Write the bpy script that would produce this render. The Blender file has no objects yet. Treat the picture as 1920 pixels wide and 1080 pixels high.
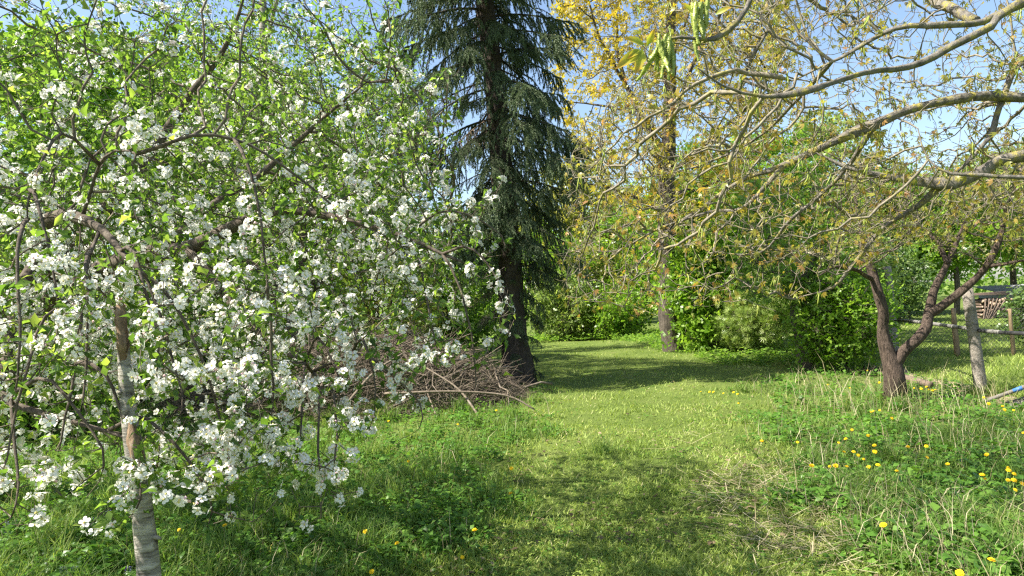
import bpy, math, random
import numpy as np
from mathutils import Vector, Matrix

random.seed(11)
rng = np.random.default_rng(11)
sc = bpy.context.scene
COL = sc.collection

# ------------------------------------------------------------------ camera
EYE = np.array([0.0, 0.0, 1.6])
FPX = 1280.0
PITCH, ROLL = math.radians(0.9), math.radians(2.5)
_f = np.array([0, math.cos(PITCH), math.sin(PITCH)])
_r0 = np.array([1.0, 0, 0])
_u0 = np.array([0, -math.sin(PITCH), math.cos(PITCH)])
_r = math.cos(ROLL) * _r0 - math.sin(ROLL) * _u0
_u = math.sin(ROLL) * _r0 + math.cos(ROLL) * _u0
cam_data = bpy.data.cameras.new('camera')
cam_data.sensor_width = 36.0
cam_data.lens = 24.0
cam_data.clip_end = 2000
cam_data.clip_start = 0.05
cam = bpy.data.objects.new('camera', cam_data)
COL.objects.link(cam)
cam.matrix_world = Matrix(((_r[0], _u[0], -_f[0], EYE[0]), (_r[1], _u[1], -_f[1], EYE[1]), (_r[2], _u[2], -_f[2], EYE[2]), (0, 0, 0, 1)))
sc.camera = cam

# ------------------------------------------------------------------ sky, sun, exposure
SUN_EL, SUN_B = math.radians(50), math.radians(12)      # sun high to the left
to_sun = Vector((-math.cos(SUN_EL) * math.cos(SUN_B), -math.cos(SUN_EL) * math.sin(SUN_B), math.sin(SUN_EL)))
world = bpy.data.worlds.new('World')
sc.world = world
world.use_nodes = True
wn = world.node_tree.nodes
sky = wn.new('ShaderNodeTexSky')
sky.sky_type = 'NISHITA'
sky.sun_disc = False
sky.sun_elevation = SUN_EL
sky.sun_rotation = math.atan2(to_sun.x, to_sun.y)
sky.air_density = 1.0
sky.dust_density = 1.2
sky.ozone_density = 1.0
wn['Background'].inputs[1].default_value = 0.098
world.node_tree.links.new(sky.outputs[0], wn['Background'].inputs[0])
sun_data = bpy.data.lights.new('sun', 'SUN')
sun_data.energy = 5.0
sun_data.angle = math.radians(0.5)
sun_data.color = (1.0, 0.94, 0.83)
sun = bpy.data.objects.new('sun', sun_data)
COL.objects.link(sun)
sun.rotation_euler = to_sun.to_track_quat('Z', 'Y').to_euler()
sc.view_settings.view_transform = 'Standard'
sc.view_settings.look = 'None'
sc.view_settings.exposure = 1.42
sc.view_settings.gamma = 1.0
sc.cycles.max_bounces = 7
sc.cycles.diffuse_bounces = 4
sc.cycles.transmission_bounces = 5
sc.cycles.glossy_bounces = 2
sc.cycles.use_denoising = False
sc.cycles.pixel_filter_type = 'BLACKMAN_HARRIS'
sc.cycles.filter_width = 1.3
sc.cycles.sample_clamp_indirect = 4.0
sc.cycles.caustics_reflective = False
sc.cycles.caustics_refractive = False

# ------------------------------------------------------------------ helpers
def at(px, py, d):
    """the place seen at photo pixel (px, py), d metres ahead"""
    v = _f + _r * ((px - 960) / FPX) + _u * ((540 - py) / FPX)
    return EYE + v * (d / v[1])

def ground(px, py):
    v = _f + _r * ((px - 960) / FPX) + _u * ((540 - py) / FPX)
    p = EYE + v * (-EYE[2] / v[2])
    for _ in range(4):
        p = EYE + v * ((terrain(p[0], p[1]) - EYE[2]) / v[2])
    return p

def terrain(x, y):
    return (0.035 * np.sin(x * 0.9 + 1.3) * np.cos(y * 0.7) + 0.02 * np.sin(x * 2.3 + y * 1.7)
            + 0.05 * np.sin(x * 0.23 - y * 0.31)) * np.minimum(1, np.hypot(x, y) / 6.0)

def mk(name, V, F, mats, parent=None, tint=None, smooth=True, fmat=None, loc=None):
    """one mesh object from arrays; F is an array (n,k) or a list of such arrays"""
    me = bpy.data.meshes.new(name)
    fill(me, V, F, tint, smooth, fmat)
    for m in (mats if isinstance(mats, (list, tuple)) else [mats]):
        me.materials.append(m)
    return link(name, me, parent, loc)

def fill(me, V, F, tint=None, smooth=True, fmat=None):
    V = np.ascontiguousarray(V, dtype=np.float32)
    Fs = F if isinstance(F, list) else [F]
    Fs = [np.asarray(f, dtype=np.int32) for f in Fs if len(f)]
    me.vertices.add(len(V)); me.vertices.foreach_set('co', V.ravel())
    idx = np.concatenate([f.ravel() for f in Fs])
    tot = np.concatenate([np.full(len(f), f.shape[1], np.int32) for f in Fs])
    st = np.concatenate([[0], np.cumsum(tot)[:-1]]).astype(np.int32)
    me.loops.add(len(idx)); me.loops.foreach_set('vertex_index', idx)
    me.polygons.add(len(tot)); me.polygons.foreach_set('loop_start', st); me.polygons.foreach_set('loop_total', tot)
    if smooth:
        me.polygons.foreach_set('use_smooth', np.ones(len(tot), bool))
    if fmat is not None:
        me.polygons.foreach_set('material_index', np.asarray(fmat, np.int32))
    if tint is not None:
        a = me.attributes.new('tint', 'FLOAT', 'POINT')
        a.data.foreach_set('value', np.ascontiguousarray(tint, np.float32))
    me.update(calc_edges=True)

def link(name, me, parent=None, loc=None):
    o = bpy.data.objects.new(name, me)
    COL.objects.link(o)
    if parent is not None:
        o.parent = parent
    if loc is not None:
        o.location = loc
    return o

def thing(name, label, cat, loc=(0, 0, 0), group=None):
    o = bpy.data.objects.new(name, None)
    COL.objects.link(o)
    o.location = tuple(float(c) for c in loc)
    o.empty_display_size = 0.2
    return tag(o, label, cat, group)

def tag(o, label, cat, group=None):
    o['label'] = label; o['category'] = cat
    if group:
        o['group'] = group
    return o

def stuff(o):
    o['kind'] = 'stuff'
    return o

def nrm(a):
    return a / np.maximum(np.linalg.norm(a, axis=-1, keepdims=True), 1e-9)

def rand_dirs(n):
    return nrm(rng.normal(size=(n, 3)))

def merge(parts):
    """[(V, F, tint or None)] -> V, [F by size], tint"""
    Vs, Fd, T, off = [], {}, [], 0
    for V, F, t in parts:
        if len(V) == 0:
            continue
        Vs.append(V)
        for f in (F if isinstance(F, list) else [F]):
            if len(f):
                Fd.setdefault(f.shape[1], []).append(f + off)
        T.append(np.zeros(len(V)) if t is None else t)
        off += len(V)
    return np.concatenate(Vs), [np.concatenate(v) for v in Fd.values()], np.concatenate(T)

def inst(tV, tF, pos, Y, Z, S, tint=None, tadd=None):
    """copies of a template mesh at pos with its y axis along Y and z axis near Z"""
    n, m = len(pos), len(tV)
    y = nrm(Y); x = nrm(np.cross(y, Z)); z = np.cross(x, y)
    S = np.asarray(S, float)
    S = (S[:, None] if S.ndim == 1 else S)
    t = tV[None] * S[:, None, :]
    V = pos[:, None] + t[..., 0:1] * x[:, None] + t[..., 1:2] * y[:, None] + t[..., 2:3] * z[:, None]
    base = (np.arange(n) * m)[:, None, None]
    Fs = [(np.asarray(f)[None] + base).reshape(-1, np.asarray(f).shape[1]) for f in (tF if isinstance(tF, list) else [tF])]
    tt = rng.random(n) if tint is None else tint
    T = np.repeat(tt, m)
    if tadd is not None:
        T = T + np.tile(tadd, n)
    return V.reshape(-1, 3), Fs, T

# leaf templates: y along the leaf, z its face
LEAF = (np.array([[0, 0, 0], [-.30, .38, .07], [.30, .38, .07], [0, .42, 0], [-.2, .75, .03], [.2, .75, .03], [0, 1, -.1]], float),
        np.array([[0, 3, 1], [0, 2, 3], [1, 3, 4], [3, 2, 5], [4, 3, 6], [3, 5, 6]]))
LEAF_M = (np.array([[0, 0, 0], [-.31, .46, .08], [.31, .46, .08], [0, .5, 0], [0, 1, -.1]], float), np.array([[0, 3, 1], [0, 2, 3], [1, 3, 4], [3, 2, 4]]))
LEAF_S = (np.array([[0, 0, 0], [-.3, .45, .08], [.3, .45, .08], [0, 1, -.08]], float), np.array([[0, 2, 1], [1, 2, 3]]))
def multi(angles, lens, w, droop):
    V, F = [], []
    for a, l in zip(angles, lens):
        c, s = math.cos(a), math.sin(a)
        for x, y, z in ((0, 0, 0), (-w, l * .5, .03), (w, l * .5, .03), (0, l, -droop)):
            V.append((x * c + y * s, -x * s + y * c, z))
        k = len(V) - 4
        F += [[k, k + 2, k + 1], [k + 1, k + 2, k + 3]]
    return np.array(V), np.array(F)
LEAF_WALNUT = multi([0, .6, -.6, 1.2], [1, .9, .9, .7], .13, .22)
LEAF_TUFT = multi([0, 1.4, -1.4, 2.9], [1, .9, .95, .85], .28, .2)
LEAF_PAIR = multi([.3, -1.7], [1, .85], .32, .1)
NEEDLES = multi([-1.0, -.5, 0, .5, 1.0], [.85, 1, 1, 1, .85], .045, .12)

def blossom_template(seed, fine=True):
    r = np.random.default_rng(seed)
    V, F, M = [], [], []
    n = r.integers(4, 7)
    for k in range(n):
        d = nrm(r.normal(size=3) + np.array([0, 0, .9])); c = d * r.uniform(.02, .035)
        a = nrm(np.cross(d, r.normal(size=3))); b = np.cross(d, a)
        R = r.uniform(.016, .021); cup = r.uniform(.1, .6)
        for p in range(5):
            t = p * 2 * math.pi / 5 + r.uniform(-.12, .12)
            u = a * math.cos(t) + b * math.sin(t); w = -a * math.sin(t) + b * math.cos(t)
            i = len(V)
            if not fine:
                for s, q, h in ((.1, 0, 0), (.66, -.42, .34), (.66, .42, .34), (1.02, 0, .5)):
                    V.append(c + R * (u * s + w * q + d * (cup * h)))
                F += [[i, i + 2, i + 1], [i + 1, i + 2, i + 3]]; M += [0] * 2
                continue
            for s, q, h in ((.12, 0, 0), (.6, -.36, .3), (.6, .36, .3), (.92, -.26, .5), (.92, .26, .5), (.62, 0, .18), (1.02, 0, .46)):
                V.append(c + R * (u * s + w * q + d * (cup * h)))
            F += [[i, i + 5, i + 1], [i, i + 2, i + 5], [i + 1, i + 5, i + 3], [i + 5, i + 2, i + 4], [i + 3, i + 5, i + 6], [i + 5, i + 4, i + 6]]
            M += [0] * 6
        i = len(V)
        for p in range(5):
            t = p * 2 * math.pi / 5
            V.append(c + R * .24 * (a * math.cos(t) + b * math.sin(t)) + d * .003)
        V.append(c + d * .009)
        if fine:
            F += [[i + p, i + (p + 1) % 5, i + 5] for p in range(5)]; M += [1] * 5
        else:
            V = V[:-6] + [c + R * .3 * a + d * .004, c - R * .2 * a + R * .25 * b + d * .004, c - R * .2 * a - R * .25 * b + d * .004]
            F += [[i, i + 1, i + 2]]; M += [1]
        i = len(V)                                            # flower stalk
        e = a * .0012; g = b * .0012
        V += [np.zeros(3) + e, np.zeros(3) + g, c + e, c + g]
        F += [[i, i + 1, i + 3], [i, i + 3, i + 2]]; M += [2] * 2
    for k in range(r.integers(0, 3) if fine else 0):          # closed pink buds
        d = nrm(r.normal(size=3) + np.array([0, 0, .6])); c = d * r.uniform(.02, .035)
        a = nrm(np.cross(d, r.normal(size=3))); b = np.cross(d, a); R = .0065
        i = len(V)
        V += [c - d * R, c + a * R, c + b * R, c - a * R, c - b * R, c + d * R * 1.5]
        for p in range(4):
            q = 1 + (p + 1) % 4
            F += [[i, i + q, i + 1 + p], [i + 1 + p, i + q, i + 5]]; M += [3, 3]
    return np.array(V), np.array(F), np.array(M)

# ------------------------------------------------------------------ branch systems
def smooth_path(P, R, step):
    P = np.asarray(P, float); R = np.asarray(R, float)
    out, rad = [], []
    Q = np.vstack([2 * P[0] - P[1], P, 2 * P[-1] - P[-2]])
    for i in range(len(P) - 1):
        a, b, c, d = Q[i], Q[i + 1], Q[i + 2], Q[i + 3]
        n = max(2, int(np.linalg.norm(c - b) / step))
        for k in range(n):
            t = k / n
            out.append(.5 * (2 * b + (c - a) * t + (2 * a - 5 * b + 4 * c - d) * t * t + (3 * b - a - 3 * c + d) * t ** 3))
            rad.append(R[i] + (R[i + 1] - R[i]) * t)
    out.append(P[-1]); rad.append(R[-1])
    return np.array(out), np.array(rad)

def wobble(P, amp, freq, seed):
    r = np.random.default_rng(seed); ph = r.uniform(0, 6.28, (3, 3)); s = np.arange(len(P))[:, None] * freq
    k = np.minimum(1, np.arange(len(P)) / max(3, len(P) * .2))[:, None]
    kn = np.cumsum(r.uniform(3, 9, len(P) // 3 + 3)); kv = r.normal(size=(len(kn), 3)) * amp * 1.3      # angular kinks
    P = P + k * np.stack([np.interp(np.arange(len(P)), kn, kv[:, c]) for c in range(3)], -1)
    return P + .35 * amp * k * (np.sin(s + ph[0]) + .5 * np.sin(2.3 * s + ph[1]) + .3 * np.sin(4.1 * s + ph[2]))

def sweep(P, R, sides=10, rough=0.0, seed=0, cap=True, ridges=0):
    """a closed tapering tube along P with an uneven bark relief"""
    r = np.random.default_rng(seed)
    n = len(P); T = nrm(np.gradient(P, axis=0))
    ref = np.array([.31, .87, .12]) if abs(T[0, 2]) > .6 else np.array([.1, .2, 1.0])
    X = nrm(np.cross(T, ref)); Yv = np.cross(T, X)
    a = np.linspace(0, 2 * np.pi, sides, endpoint=False)
    if rough > .09:                                      # knots and old scars
        R = R * (1 + sum(r.uniform(.12, .3) * np.exp(-((np.arange(n) - r.uniform(0, n)) / r.uniform(.7, 1.6)) ** 2) for _ in range(max(2, n // 7))))
    rr = np.repeat(R[:, None], sides, 1)
    if rough:
        g = r.normal(size=(n + 4, sides)); g = (g[:-4] + g[1:-3] + g[2:-2] + g[3:-1] + g[4:]) / 2.2
        rr = rr * (1 + rough * g)
    if ridges:
        rr = rr * (1 + .5 * rough * np.sign(np.sin(a * ridges + r.uniform(0, 6) + np.arange(n)[:, None] * .07)))
    V = P[:, None] + rr[..., None] * (np.cos(a)[None, :, None] * X[:, None] + np.sin(a)[None, :, None] * Yv[:, None])
    i = np.arange(n - 1)[:, None] * sides; j = np.arange(sides)[None]; j2 = (j + 1) % sides
    F = [np.stack([i + j, i + j2, i + sides + j2, i + sides + j], -1).reshape(-1, 4)]
    V = V.reshape(-1, 3)
    if cap:
        V = np.vstack([V, P[:1], P[-1:]])
        k = n * sides; jj = np.arange(sides); j3 = (jj + 1) % sides
        F.append(np.concatenate([np.stack([np.full(sides, k), j3, jj], -1), np.stack([np.full(sides, k + 1), (n - 1) * sides + jj, (n - 1) * sides + j3], -1)]))
    return V, F

class Tree:
    """limbs drawn by hand, then twigs that grow towards points spread through the crown"""
    def __init__(self):
        self.N, self.P, self.fix = [], [], []
        self.limbs = []
    def limb(self, pts, rad, frm=None, step=.12, wob=0, seed=0):
        P, R = smooth_path(pts, rad, step)
        if wob:
            P = wobble(P, wob, .5, seed)
        if frm is None and self.N:
            d = np.linalg.norm(np.array(self.N) - P[0], axis=1); par = int(d.argmin())
        else:
            par = -1
        for p, r in zip(P, R):
            self.N.append(p); self.P.append(par); self.fix.append(r); par = len(self.N) - 1
        self.limbs.append((P, R))
        return self
    def grow(self, A, step=.12, kill=.2, infl=2.5, iters=90, trop=(0, 0, 0), jit=.25, maxkids=3):
        N = np.array(self.N); P = list(self.P); A = np.asarray(A, float)
        trop = np.array(trop, float)
        near = np.empty(len(A), int); dist = np.empty(len(A))
        for s in range(0, len(A), 500):
            d = np.linalg.norm(A[s:s + 500, None] - N[None], axis=2)
            near[s:s + 500] = d.argmin(1); dist[s:s + 500] = d.min(1)
        kids = np.zeros(400000, int); np.add.at(kids, [p for p in P if p >= 0], 1)
        alive = dist > kill
        for it in range(iters):
            m = alive & (dist < infl)
            if not m.any():
                break
            ii = near[m]
            acc = np.zeros_like(N); np.add.at(acc, ii, nrm(A[m] - N[ii]))
            src = np.unique(ii); src = src[kids[src] < maxkids]
            if not len(src):
                break
            par = np.array(P)[src]
            prev = np.where((par >= 0)[:, None], nrm(N[src] - N[np.maximum(par, 0)]), 0)
            d = nrm(nrm(acc[src]) + .25 * prev + trop + jit * rng.normal(size=(len(src), 3)))
            new = N[src] + d * step
            k0 = len(N); N = np.vstack([N, new]); P += list(src); kids[src] += 1
            al = np.where(alive)[0]
            for s in range(0, len(al), 4000):
                q = al[s:s + 4000]
                dd = np.sqrt(np.maximum(0, (A[q] ** 2).sum(1)[:, None] - 2 * A[q] @ new.T + (new ** 2).sum(1)[None]))
                b = dd.argmin(1); bd = dd[np.arange(len(q)), b]
                up = bd < dist[q]
                near[q[up]] = k0 + b[up]; dist[q[up]] = bd[up]
            alive &= dist > kill
        self.P = P; self.N = N
        return self
    def spurs(self, rmax, n, lo, hi, up=.2):
        """short side twigs on the thin wood"""
        self.radii()
        c = np.where(self.R < rmax)[0]
        c = c[c >= len(self.fix)] if len(c[c >= len(self.fix)]) > 10 else c
        c = rng.choice(c, n)
        d = nrm(rand_dirs(n) + np.array([0, 0, up]))
        L = rng.uniform(lo, hi, n)[:, None]
        m1 = self.N[c] + d * L * .5; m2 = m1 + nrm(d + .5 * rand_dirs(n) + np.array([0, 0, up])) * L * .5
        k = len(self.N)
        self.N = np.vstack([self.N, m1, m2]); self.P = list(self.P) + list(c) + list(range(k, k + n))
        self.spur = np.arange(k + n, k + 2 * n)
        return self
    def radii(self, tip=.0022, ex=2.3, cap=1e9):
        N = np.array(self.N); n = len(N); acc = np.zeros(n); P = self.P
        R = np.full(n, tip)
        kid = np.zeros(n, int) - 1; best = np.zeros(n)
        for i in range(n - 1, -1, -1):
            if acc[i] > 0:
                R[i] = acc[i] ** (1 / ex)
            if i < len(self.fix):
                R[i] = self.fix[i]
            else:
                R[i] = min(R[i], cap)
            p = P[i]
            if p >= 0:
                acc[p] += R[i] ** ex
                if R[i] > best[p]:
                    best[p] = R[i]; kid[p] = i
        self.N, self.R, self.main = N, R, kid
        return self
    def twig_mesh(self, lo=0, sides=((.012, 6), (.005, 4), (0, 3)), first=None):
        """tubes for every edge beyond the hand drawn limbs"""
        N, R, P = self.N, self.R, np.array(self.P)
        e = np.arange(len(N)); e = e[(P >= 0) & (e >= (len(self.fix) if first is None else first))]
        D = np.zeros_like(N); ok = P >= 0
        D[ok] = nrm(N[ok] - N[P[ok]])
        hm = self.main >= 0
        D2 = D.copy(); D2[hm] = nrm(D[hm] + nrm(N[self.main[hm]] - N[hm]))
        out, hi = [], 1e9
        for lim, k in sides:
            q = e[(R[e] >= lim) & (R[e] < hi)]; hi = lim
            if not len(q):
                continue
            p = P[q]; ismain = (self.main[p] == q) & (p >= len(self.fix))
            dp = np.where(ismain[:, None], D2[p], D[q]); rp = np.where(ismain, np.minimum(R[p], R[q] * 1.7), np.minimum(R[q] * 1.15, R[p]))
            a = np.arange(k) * 2 * np.pi / k
            rings = []
            for c, d, r in ((N[p], dp, rp), (N[q], D2[q], R[q])):
                x = nrm(np.cross(d, np.array([.37, .61, .23]))); y = np.cross(d, x)
                rings.append(c[:, None] + r[:, None, None] * (np.cos(a)[None, :, None] * x[:, None] + np.sin(a)[None, :, None] * y[:, None]))
            V = np.concatenate(rings, 1).reshape(-1, 3)
            j = np.arange(k); j2 = (j + 1) % k
            f = np.stack([j, j2, k + j2, k + j], -1)
            F = (f[None] + (np.arange(len(q)) * 2 * k)[:, None, None]).reshape(-1, 4)
            out.append((V, F, np.repeat(np.clip(R[q] / .03, 0, 1), 2 * k)))
        return merge(out)
    def tips(self, rmax):
        c = np.where(self.R < rmax)[0]
        c = c[c >= len(self.fix)]
        P = np.array(self.P)
        return c, self.N[c], nrm(self.N[c] - self.N[P[c]])

def leaves(tree, tmpl, n, rmax, size, spread=.05, up=.8, droop=0, out=.6, var=.35):
    c, pos, d = tree.tips(rmax)
    k = rng.integers(0, len(c), n)
    p = pos[k] + rng.normal(size=(n, 3)) * spread
    Yd = nrm(out * d[k] + rand_dirs(n) + np.array([0, 0, -droop]))
    Z = nrm(rand_dirs(n) * .9 + np.array([0, 0, up]))
    return inst(tmpl[0], tmpl[1], p, Yd, Z, size * rng.uniform(1 - var, 1 + var, n))

def ellipsoid(c, r, n, hollow=.0):
    d = rand_dirs(n); u = rng.random(n) ** (1 / 3)
    u = np.maximum(u, hollow + (1 - hollow) * rng.random(n)) if hollow else u
    return np.array(c) + d * u[:, None] * np.array(r)

# ------------------------------------------------------------------ materials
def new_mat(name):
    m = bpy.data.materials.new(name); m.use_nodes = True
    nt = m.node_tree
    for n in list(nt.nodes):
        nt.nodes.remove(n)
    out = nt.nodes.new('ShaderNodeOutputMaterial')
    return m, nt, out

def ramp(nt, fac, stops):
    r = nt.nodes.new('ShaderNodeValToRGB'); e = r.color_ramp.elements
    while len(e) < len(stops):
        e.new(.5)
    for el, (p, c) in zip(e, stops):
        el.position = p; el.color = (*c, 1)
    nt.links.new(fac, r.inputs[0])
    return r.outputs[0]

def leaf_mat(name, stops, trans=.45, gloss=.35, spec=.35, tgain=1.5, yellow=(1.0, 1.05, .5)):
    m, nt, out = new_mat(name)
    a = nt.nodes.new('ShaderNodeAttribute'); a.attribute_name = 'tint'
    c = ramp(nt, a.outputs['Fac'], stops)
    p = nt.nodes.new('ShaderNodeBsdfPrincipled'); p.inputs['Roughness'].default_value = gloss; p.inputs['Specular IOR Level'].default_value = spec
    nt.links.new(c, p.inputs['Base Color'])
    t = nt.nodes.new('ShaderNodeBsdfTranslucent')
    mx = nt.nodes.new('ShaderNodeMix'); mx.data_type = 'RGBA'; mx.blend_type = 'MULTIPLY'; mx.inputs[0].default_value = 1
    nt.links.new(c, mx.inputs[6]); mx.inputs[7].default_value = (tgain * yellow[0], tgain * yellow[1], tgain * yellow[2], 1)
    nt.links.new(mx.outputs[2], t.inputs[0])
    s = nt.nodes.new('ShaderNodeMixShader'); s.inputs[0].default_value = trans
    nt.links.new(p.outputs[0], s.inputs[1]); nt.links.new(t.outputs[0], s.inputs[2]); nt.links.new(s.outputs[0], out.inputs[0])
    return m

def bark_mat(name, c1, c2, c3=None, scale=14, stretch=.25, bump=.6, amount=.5, c3scale=6, rough=.9, dist=.02):
    m, nt, out = new_mat(name)
    tc = nt.nodes.new('ShaderNodeTexCoord'); mp = nt.nodes.new('ShaderNodeMapping'); mp.inputs['Scale'].default_value = (1, 1, stretch)
    nt.links.new(tc.outputs['Object'], mp.inputs[0])
    n = nt.nodes.new('ShaderNodeTexNoise'); n.inputs['Scale'].default_value = scale; n.inputs['Detail'].default_value = 8; n.inputs['Roughness'].default_value = .7
    nt.links.new(mp.outputs[0], n.inputs[0])
    c = ramp(nt, n.outputs[0], [(.32, c1), (.68, c2)])
    if c3:
        n2 = nt.nodes.new('ShaderNodeTexNoise'); n2.inputs['Scale'].default_value = c3scale; n2.inputs['Detail'].default_value = 6; n2.inputs['Roughness'].default_value = .65
        nt.links.new(tc.outputs['Object'], n2.inputs[0])
        f = ramp(nt, n2.outputs[0], [(1 - amount - .06, (0, 0, 0)), (1 - amount + .06, (1, 1, 1))])
        mx = nt.nodes.new('ShaderNodeMix'); mx.data_type = 'RGBA'
        nt.links.new(f, mx.inputs[0]); nt.links.new(c, mx.inputs[6]); mx.inputs[7].default_value = (*c3, 1); c = mx.outputs[2]
    p = nt.nodes.new('ShaderNodeBsdfPrincipled'); p.inputs['Roughness'].default_value = rough; p.inputs['Specular IOR Level'].default_value = .2
    nt.links.new(c, p.inputs['Base Color'])
    b = nt.nodes.new('ShaderNodeBump'); b.inputs['Strength'].default_value = bump; b.inputs['Distance'].default_value = dist
    nt.links.new(n.outputs[0], b.inputs['Height']); nt.links.new(b.outputs[0], p.inputs['Normal'])
    nt.links.new(p.outputs[0], out.inputs[0])
    return m

def plain_mat(name, c1, c2=None, rough=.7, scale=20, spec=.3):
    return bark_mat(name, c1, c2 or tuple(x * 1.2 for x in c1), scale=scale, stretch=1, bump=.15, rough=rough)

M = {}
M['apple_leaf'] = leaf_mat('apple_leaf', [(0, (.06, .115, .022)), (.4, (.115, .20, .04)), (.8, (.20, .295, .065)), (1, (.31, .38, .095))], .55)
M['apple_leaf_far'] = leaf_mat('apple_leaf_far', [(0, (.08, .15, .03)), (.6, (.14, .22, .045)), (1, (.24, .33, .08))], .5)
M['petal'] = leaf_mat('petal', [(0, (.88, .86, .83)), (.7, (.92, .9, .87)), (1, (.9, .8, .79))], .42, .6, .2, 1.0, (1, 1, .97))
M['stamen'] = plain_mat('stamen', (.5, .42, .1), (.62, .55, .2))
M['stalk'] = plain_mat('stalk', (.16, .24, .06))
M['bud'] = plain_mat('bud', (.75, .42, .45), (.85, .6, .62))
M['apple_bark'] = bark_mat('apple_bark', (.055, .042, .032), (.17, .14, .11), (.26, .25, .13), 26, .5, .8, .33, 9)
M['twig'] = bark_mat('twig', (.07, .055, .042), (.2, .165, .125), (.2, .2, .11), 40, 1, .2, .3, 20)
M['birch_bark'] = bark_mat('birch_bark', (.10, .085, .07), (.56, .52, .45), (.07, .055, .042), 11, 5.0, .9, .40, 13)
M['birch_wood'] = bark_mat('birch_wood', (.10, .062, .038), (.33, .235, .155), (.36, .32, .27), 38, .3, 1.0, .36, 22, dist=.01)
M['spruce_bark'] = bark_mat('spruce_bark', (.03, .024, .02), (.115, .09, .072), (.15, .14, .11), 26, .5, 1.0, .3, 10, dist=.05)
M['spruce_needle'] = leaf_mat('spruce_needle', [(0, (.062, .095, .038)), (.5, (.11, .155, .07)), (.85, (.22, .275, .145)), (1, (.24, .18, .11))], .15, .5, .3, 1.0, (1, 1, .8))
M['dead_twig'] = plain_mat('dead_twig', (.12, .085, .06), (.22, .17, .125), .95)
M['pine_needle'] = leaf_mat('pine_needle', [(0, (.07, .12, .05)), (1, (.15, .22, .10))], .2)
M['walnut_bark'] = bark_mat('walnut_bark', (.075, .068, .055), (.30, .27, .225), (.36, .31, .08), 26, .7, 1.0, .42, 16, dist=.03)
M['walnut_twig'] = bark_mat('walnut_twig', (.10, .085, .06), (.30, .265, .2), (.30, .27, .09), 30, 1, .3, .4, 12)
M['walnut_leaf'] = leaf_mat('walnut_leaf', [(0, (.22, .24, .045)), (.5, (.33, .31, .06)), (.85, (.38, .28, .075)), (1, (.38, .19, .085))], .5, yellow=(1.02, 1.0, .45))
M['catkin'] = leaf_mat('catkin', [(0, (.20, .28, .045)), (1, (.46, .50, .12))], .25)
M['gold_leaf'] = leaf_mat('gold_leaf', [(0, (.28, .25, .035)), (.5, (.43, .36, .045)), (1, (.52, .39, .06))], .5, yellow=(1.03, .98, .4))
M['gold_bark'] = bark_mat('gold_bark', (.035, .029, .024), (.18, .15, .12), (.2, .19, .1), 24, .22, 1.0, .3, 5, dist=.06)
M['fork_bark'] = bark_mat('fork_bark', (.026, .02, .016), (.185, .135, .105), (.26, .22, .165), 34, .28, 1.0, .3, 5, dist=.06)
M['lime_leaf'] = leaf_mat('lime_leaf', [(0, (.10, .20, .02)), (.5, (.17, .30, .03)), (1, (.28, .40, .06))], .5)
M['thuja'] = leaf_mat('thuja', [(0, (.18, .27, .055)), (.5, (.28, .38, .10)), (1, (.40, .47, .15))], .3)
M['dark_leaf'] = leaf_mat('dark_leaf', [(0, (.065, .12, .03)), (.6, (.11, .18, .05)), (1, (.19, .27, .08))], .35)
M['mid_leaf'] = leaf_mat('mid_leaf', [(0, (.09, .18, .025)), (.5, (.16, .28, .045)), (1, (.27, .38, .08))], .5)
M['pale_leaf'] = leaf_mat('pale_leaf', [(0, (.14, .21, .06)), (.5, (.22, .30, .09)), (1, (.32, .38, .13))], .5)
M['olive_leaf'] = leaf_mat('olive_leaf', [(0, (.17, .19, .05)), (.5, (.26, .27, .07)), (1, (.36, .33, .10))], .5)
M['brush'] = bark_mat('brush', (.085, .068, .05), (.265, .215, .16), (.34, .30, .25), 30, 1, .3, .35, 6)
M['grass'] = leaf_mat('grass', [(0, (.075, .14, .03)), (.45, (.15, .235, .055)), (.8, (.27, .34, .10)), (1, (.48, .43, .22))], .4, .5, .25)
M['lawn'] = leaf_mat('lawn', [(0, (.14, .205, .042)), (.5, (.265, .345, .075)), (.85, (.40, .45, .14)), (1, (.54, .49, .27))], .35, .55, .2)
M['dry'] = leaf_mat('dry', [(0, (.30, .25, .14)), (.6, (.44, .39, .23)), (1, (.56, .51, .34))], .3, .6, .2, 1.1, (1, .95, .8))
M['young_leaf'] = leaf_mat('young_leaf', [(0, (.25, .34, .05)), (.5, (.48, .44, .06)), (1, (.62, .30, .06))], .5)
M['litter'] = leaf_mat('litter', [(0, (.09, .068, .04)), (.6, (.19, .145, .085)), (1, (.31, .25, .16))], .15, .8, .1)
M['weed'] = leaf_mat('weed', [(0, (.05, .13, .02)), (.5, (.095, .21, .03)), (1, (.19, .32, .055))], .4, .4, .3)
M['dandelion'] = leaf_mat('dandelion', [(0, (.82, .54, .01)), (1, (.9, .68, .03))], .25, .6, .2, 1.0, (1, 1, 1))
M['bugle'] = leaf_mat('bugle', [(0, (.13, .11, .34)), (1, (.26, .22, .5))], .25, .6, .2, 1.0, (1, 1, 1))
M['concrete'] = bark_mat('concrete', (.19, .165, .14), (.38, .34, .29), (.15, .135, .10), 34, 1, .9, .36, 5, dist=.03)
M['stake'] = bark_mat('stake', (.17, .12, .07), (.34, .25, .15), None, 25, .2, .6)
M['wire'] = plain_mat('wire', (.06, .06, .055), (.11, .11, .10), .6)
M['pole_grey'] = bark_mat('pole_grey', (.09, .083, .072), (.23, .21, .185), (.06, .053, .045), 18, 1, .3, .35, 9)
M['pole_black'] = plain_mat('pole_black', (.025, .025, .026), (.05, .05, .05), .5)
M['pole_white'] = plain_mat('pole_white', (.12, .115, .105), (.25, .24, .22), .8)
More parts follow.
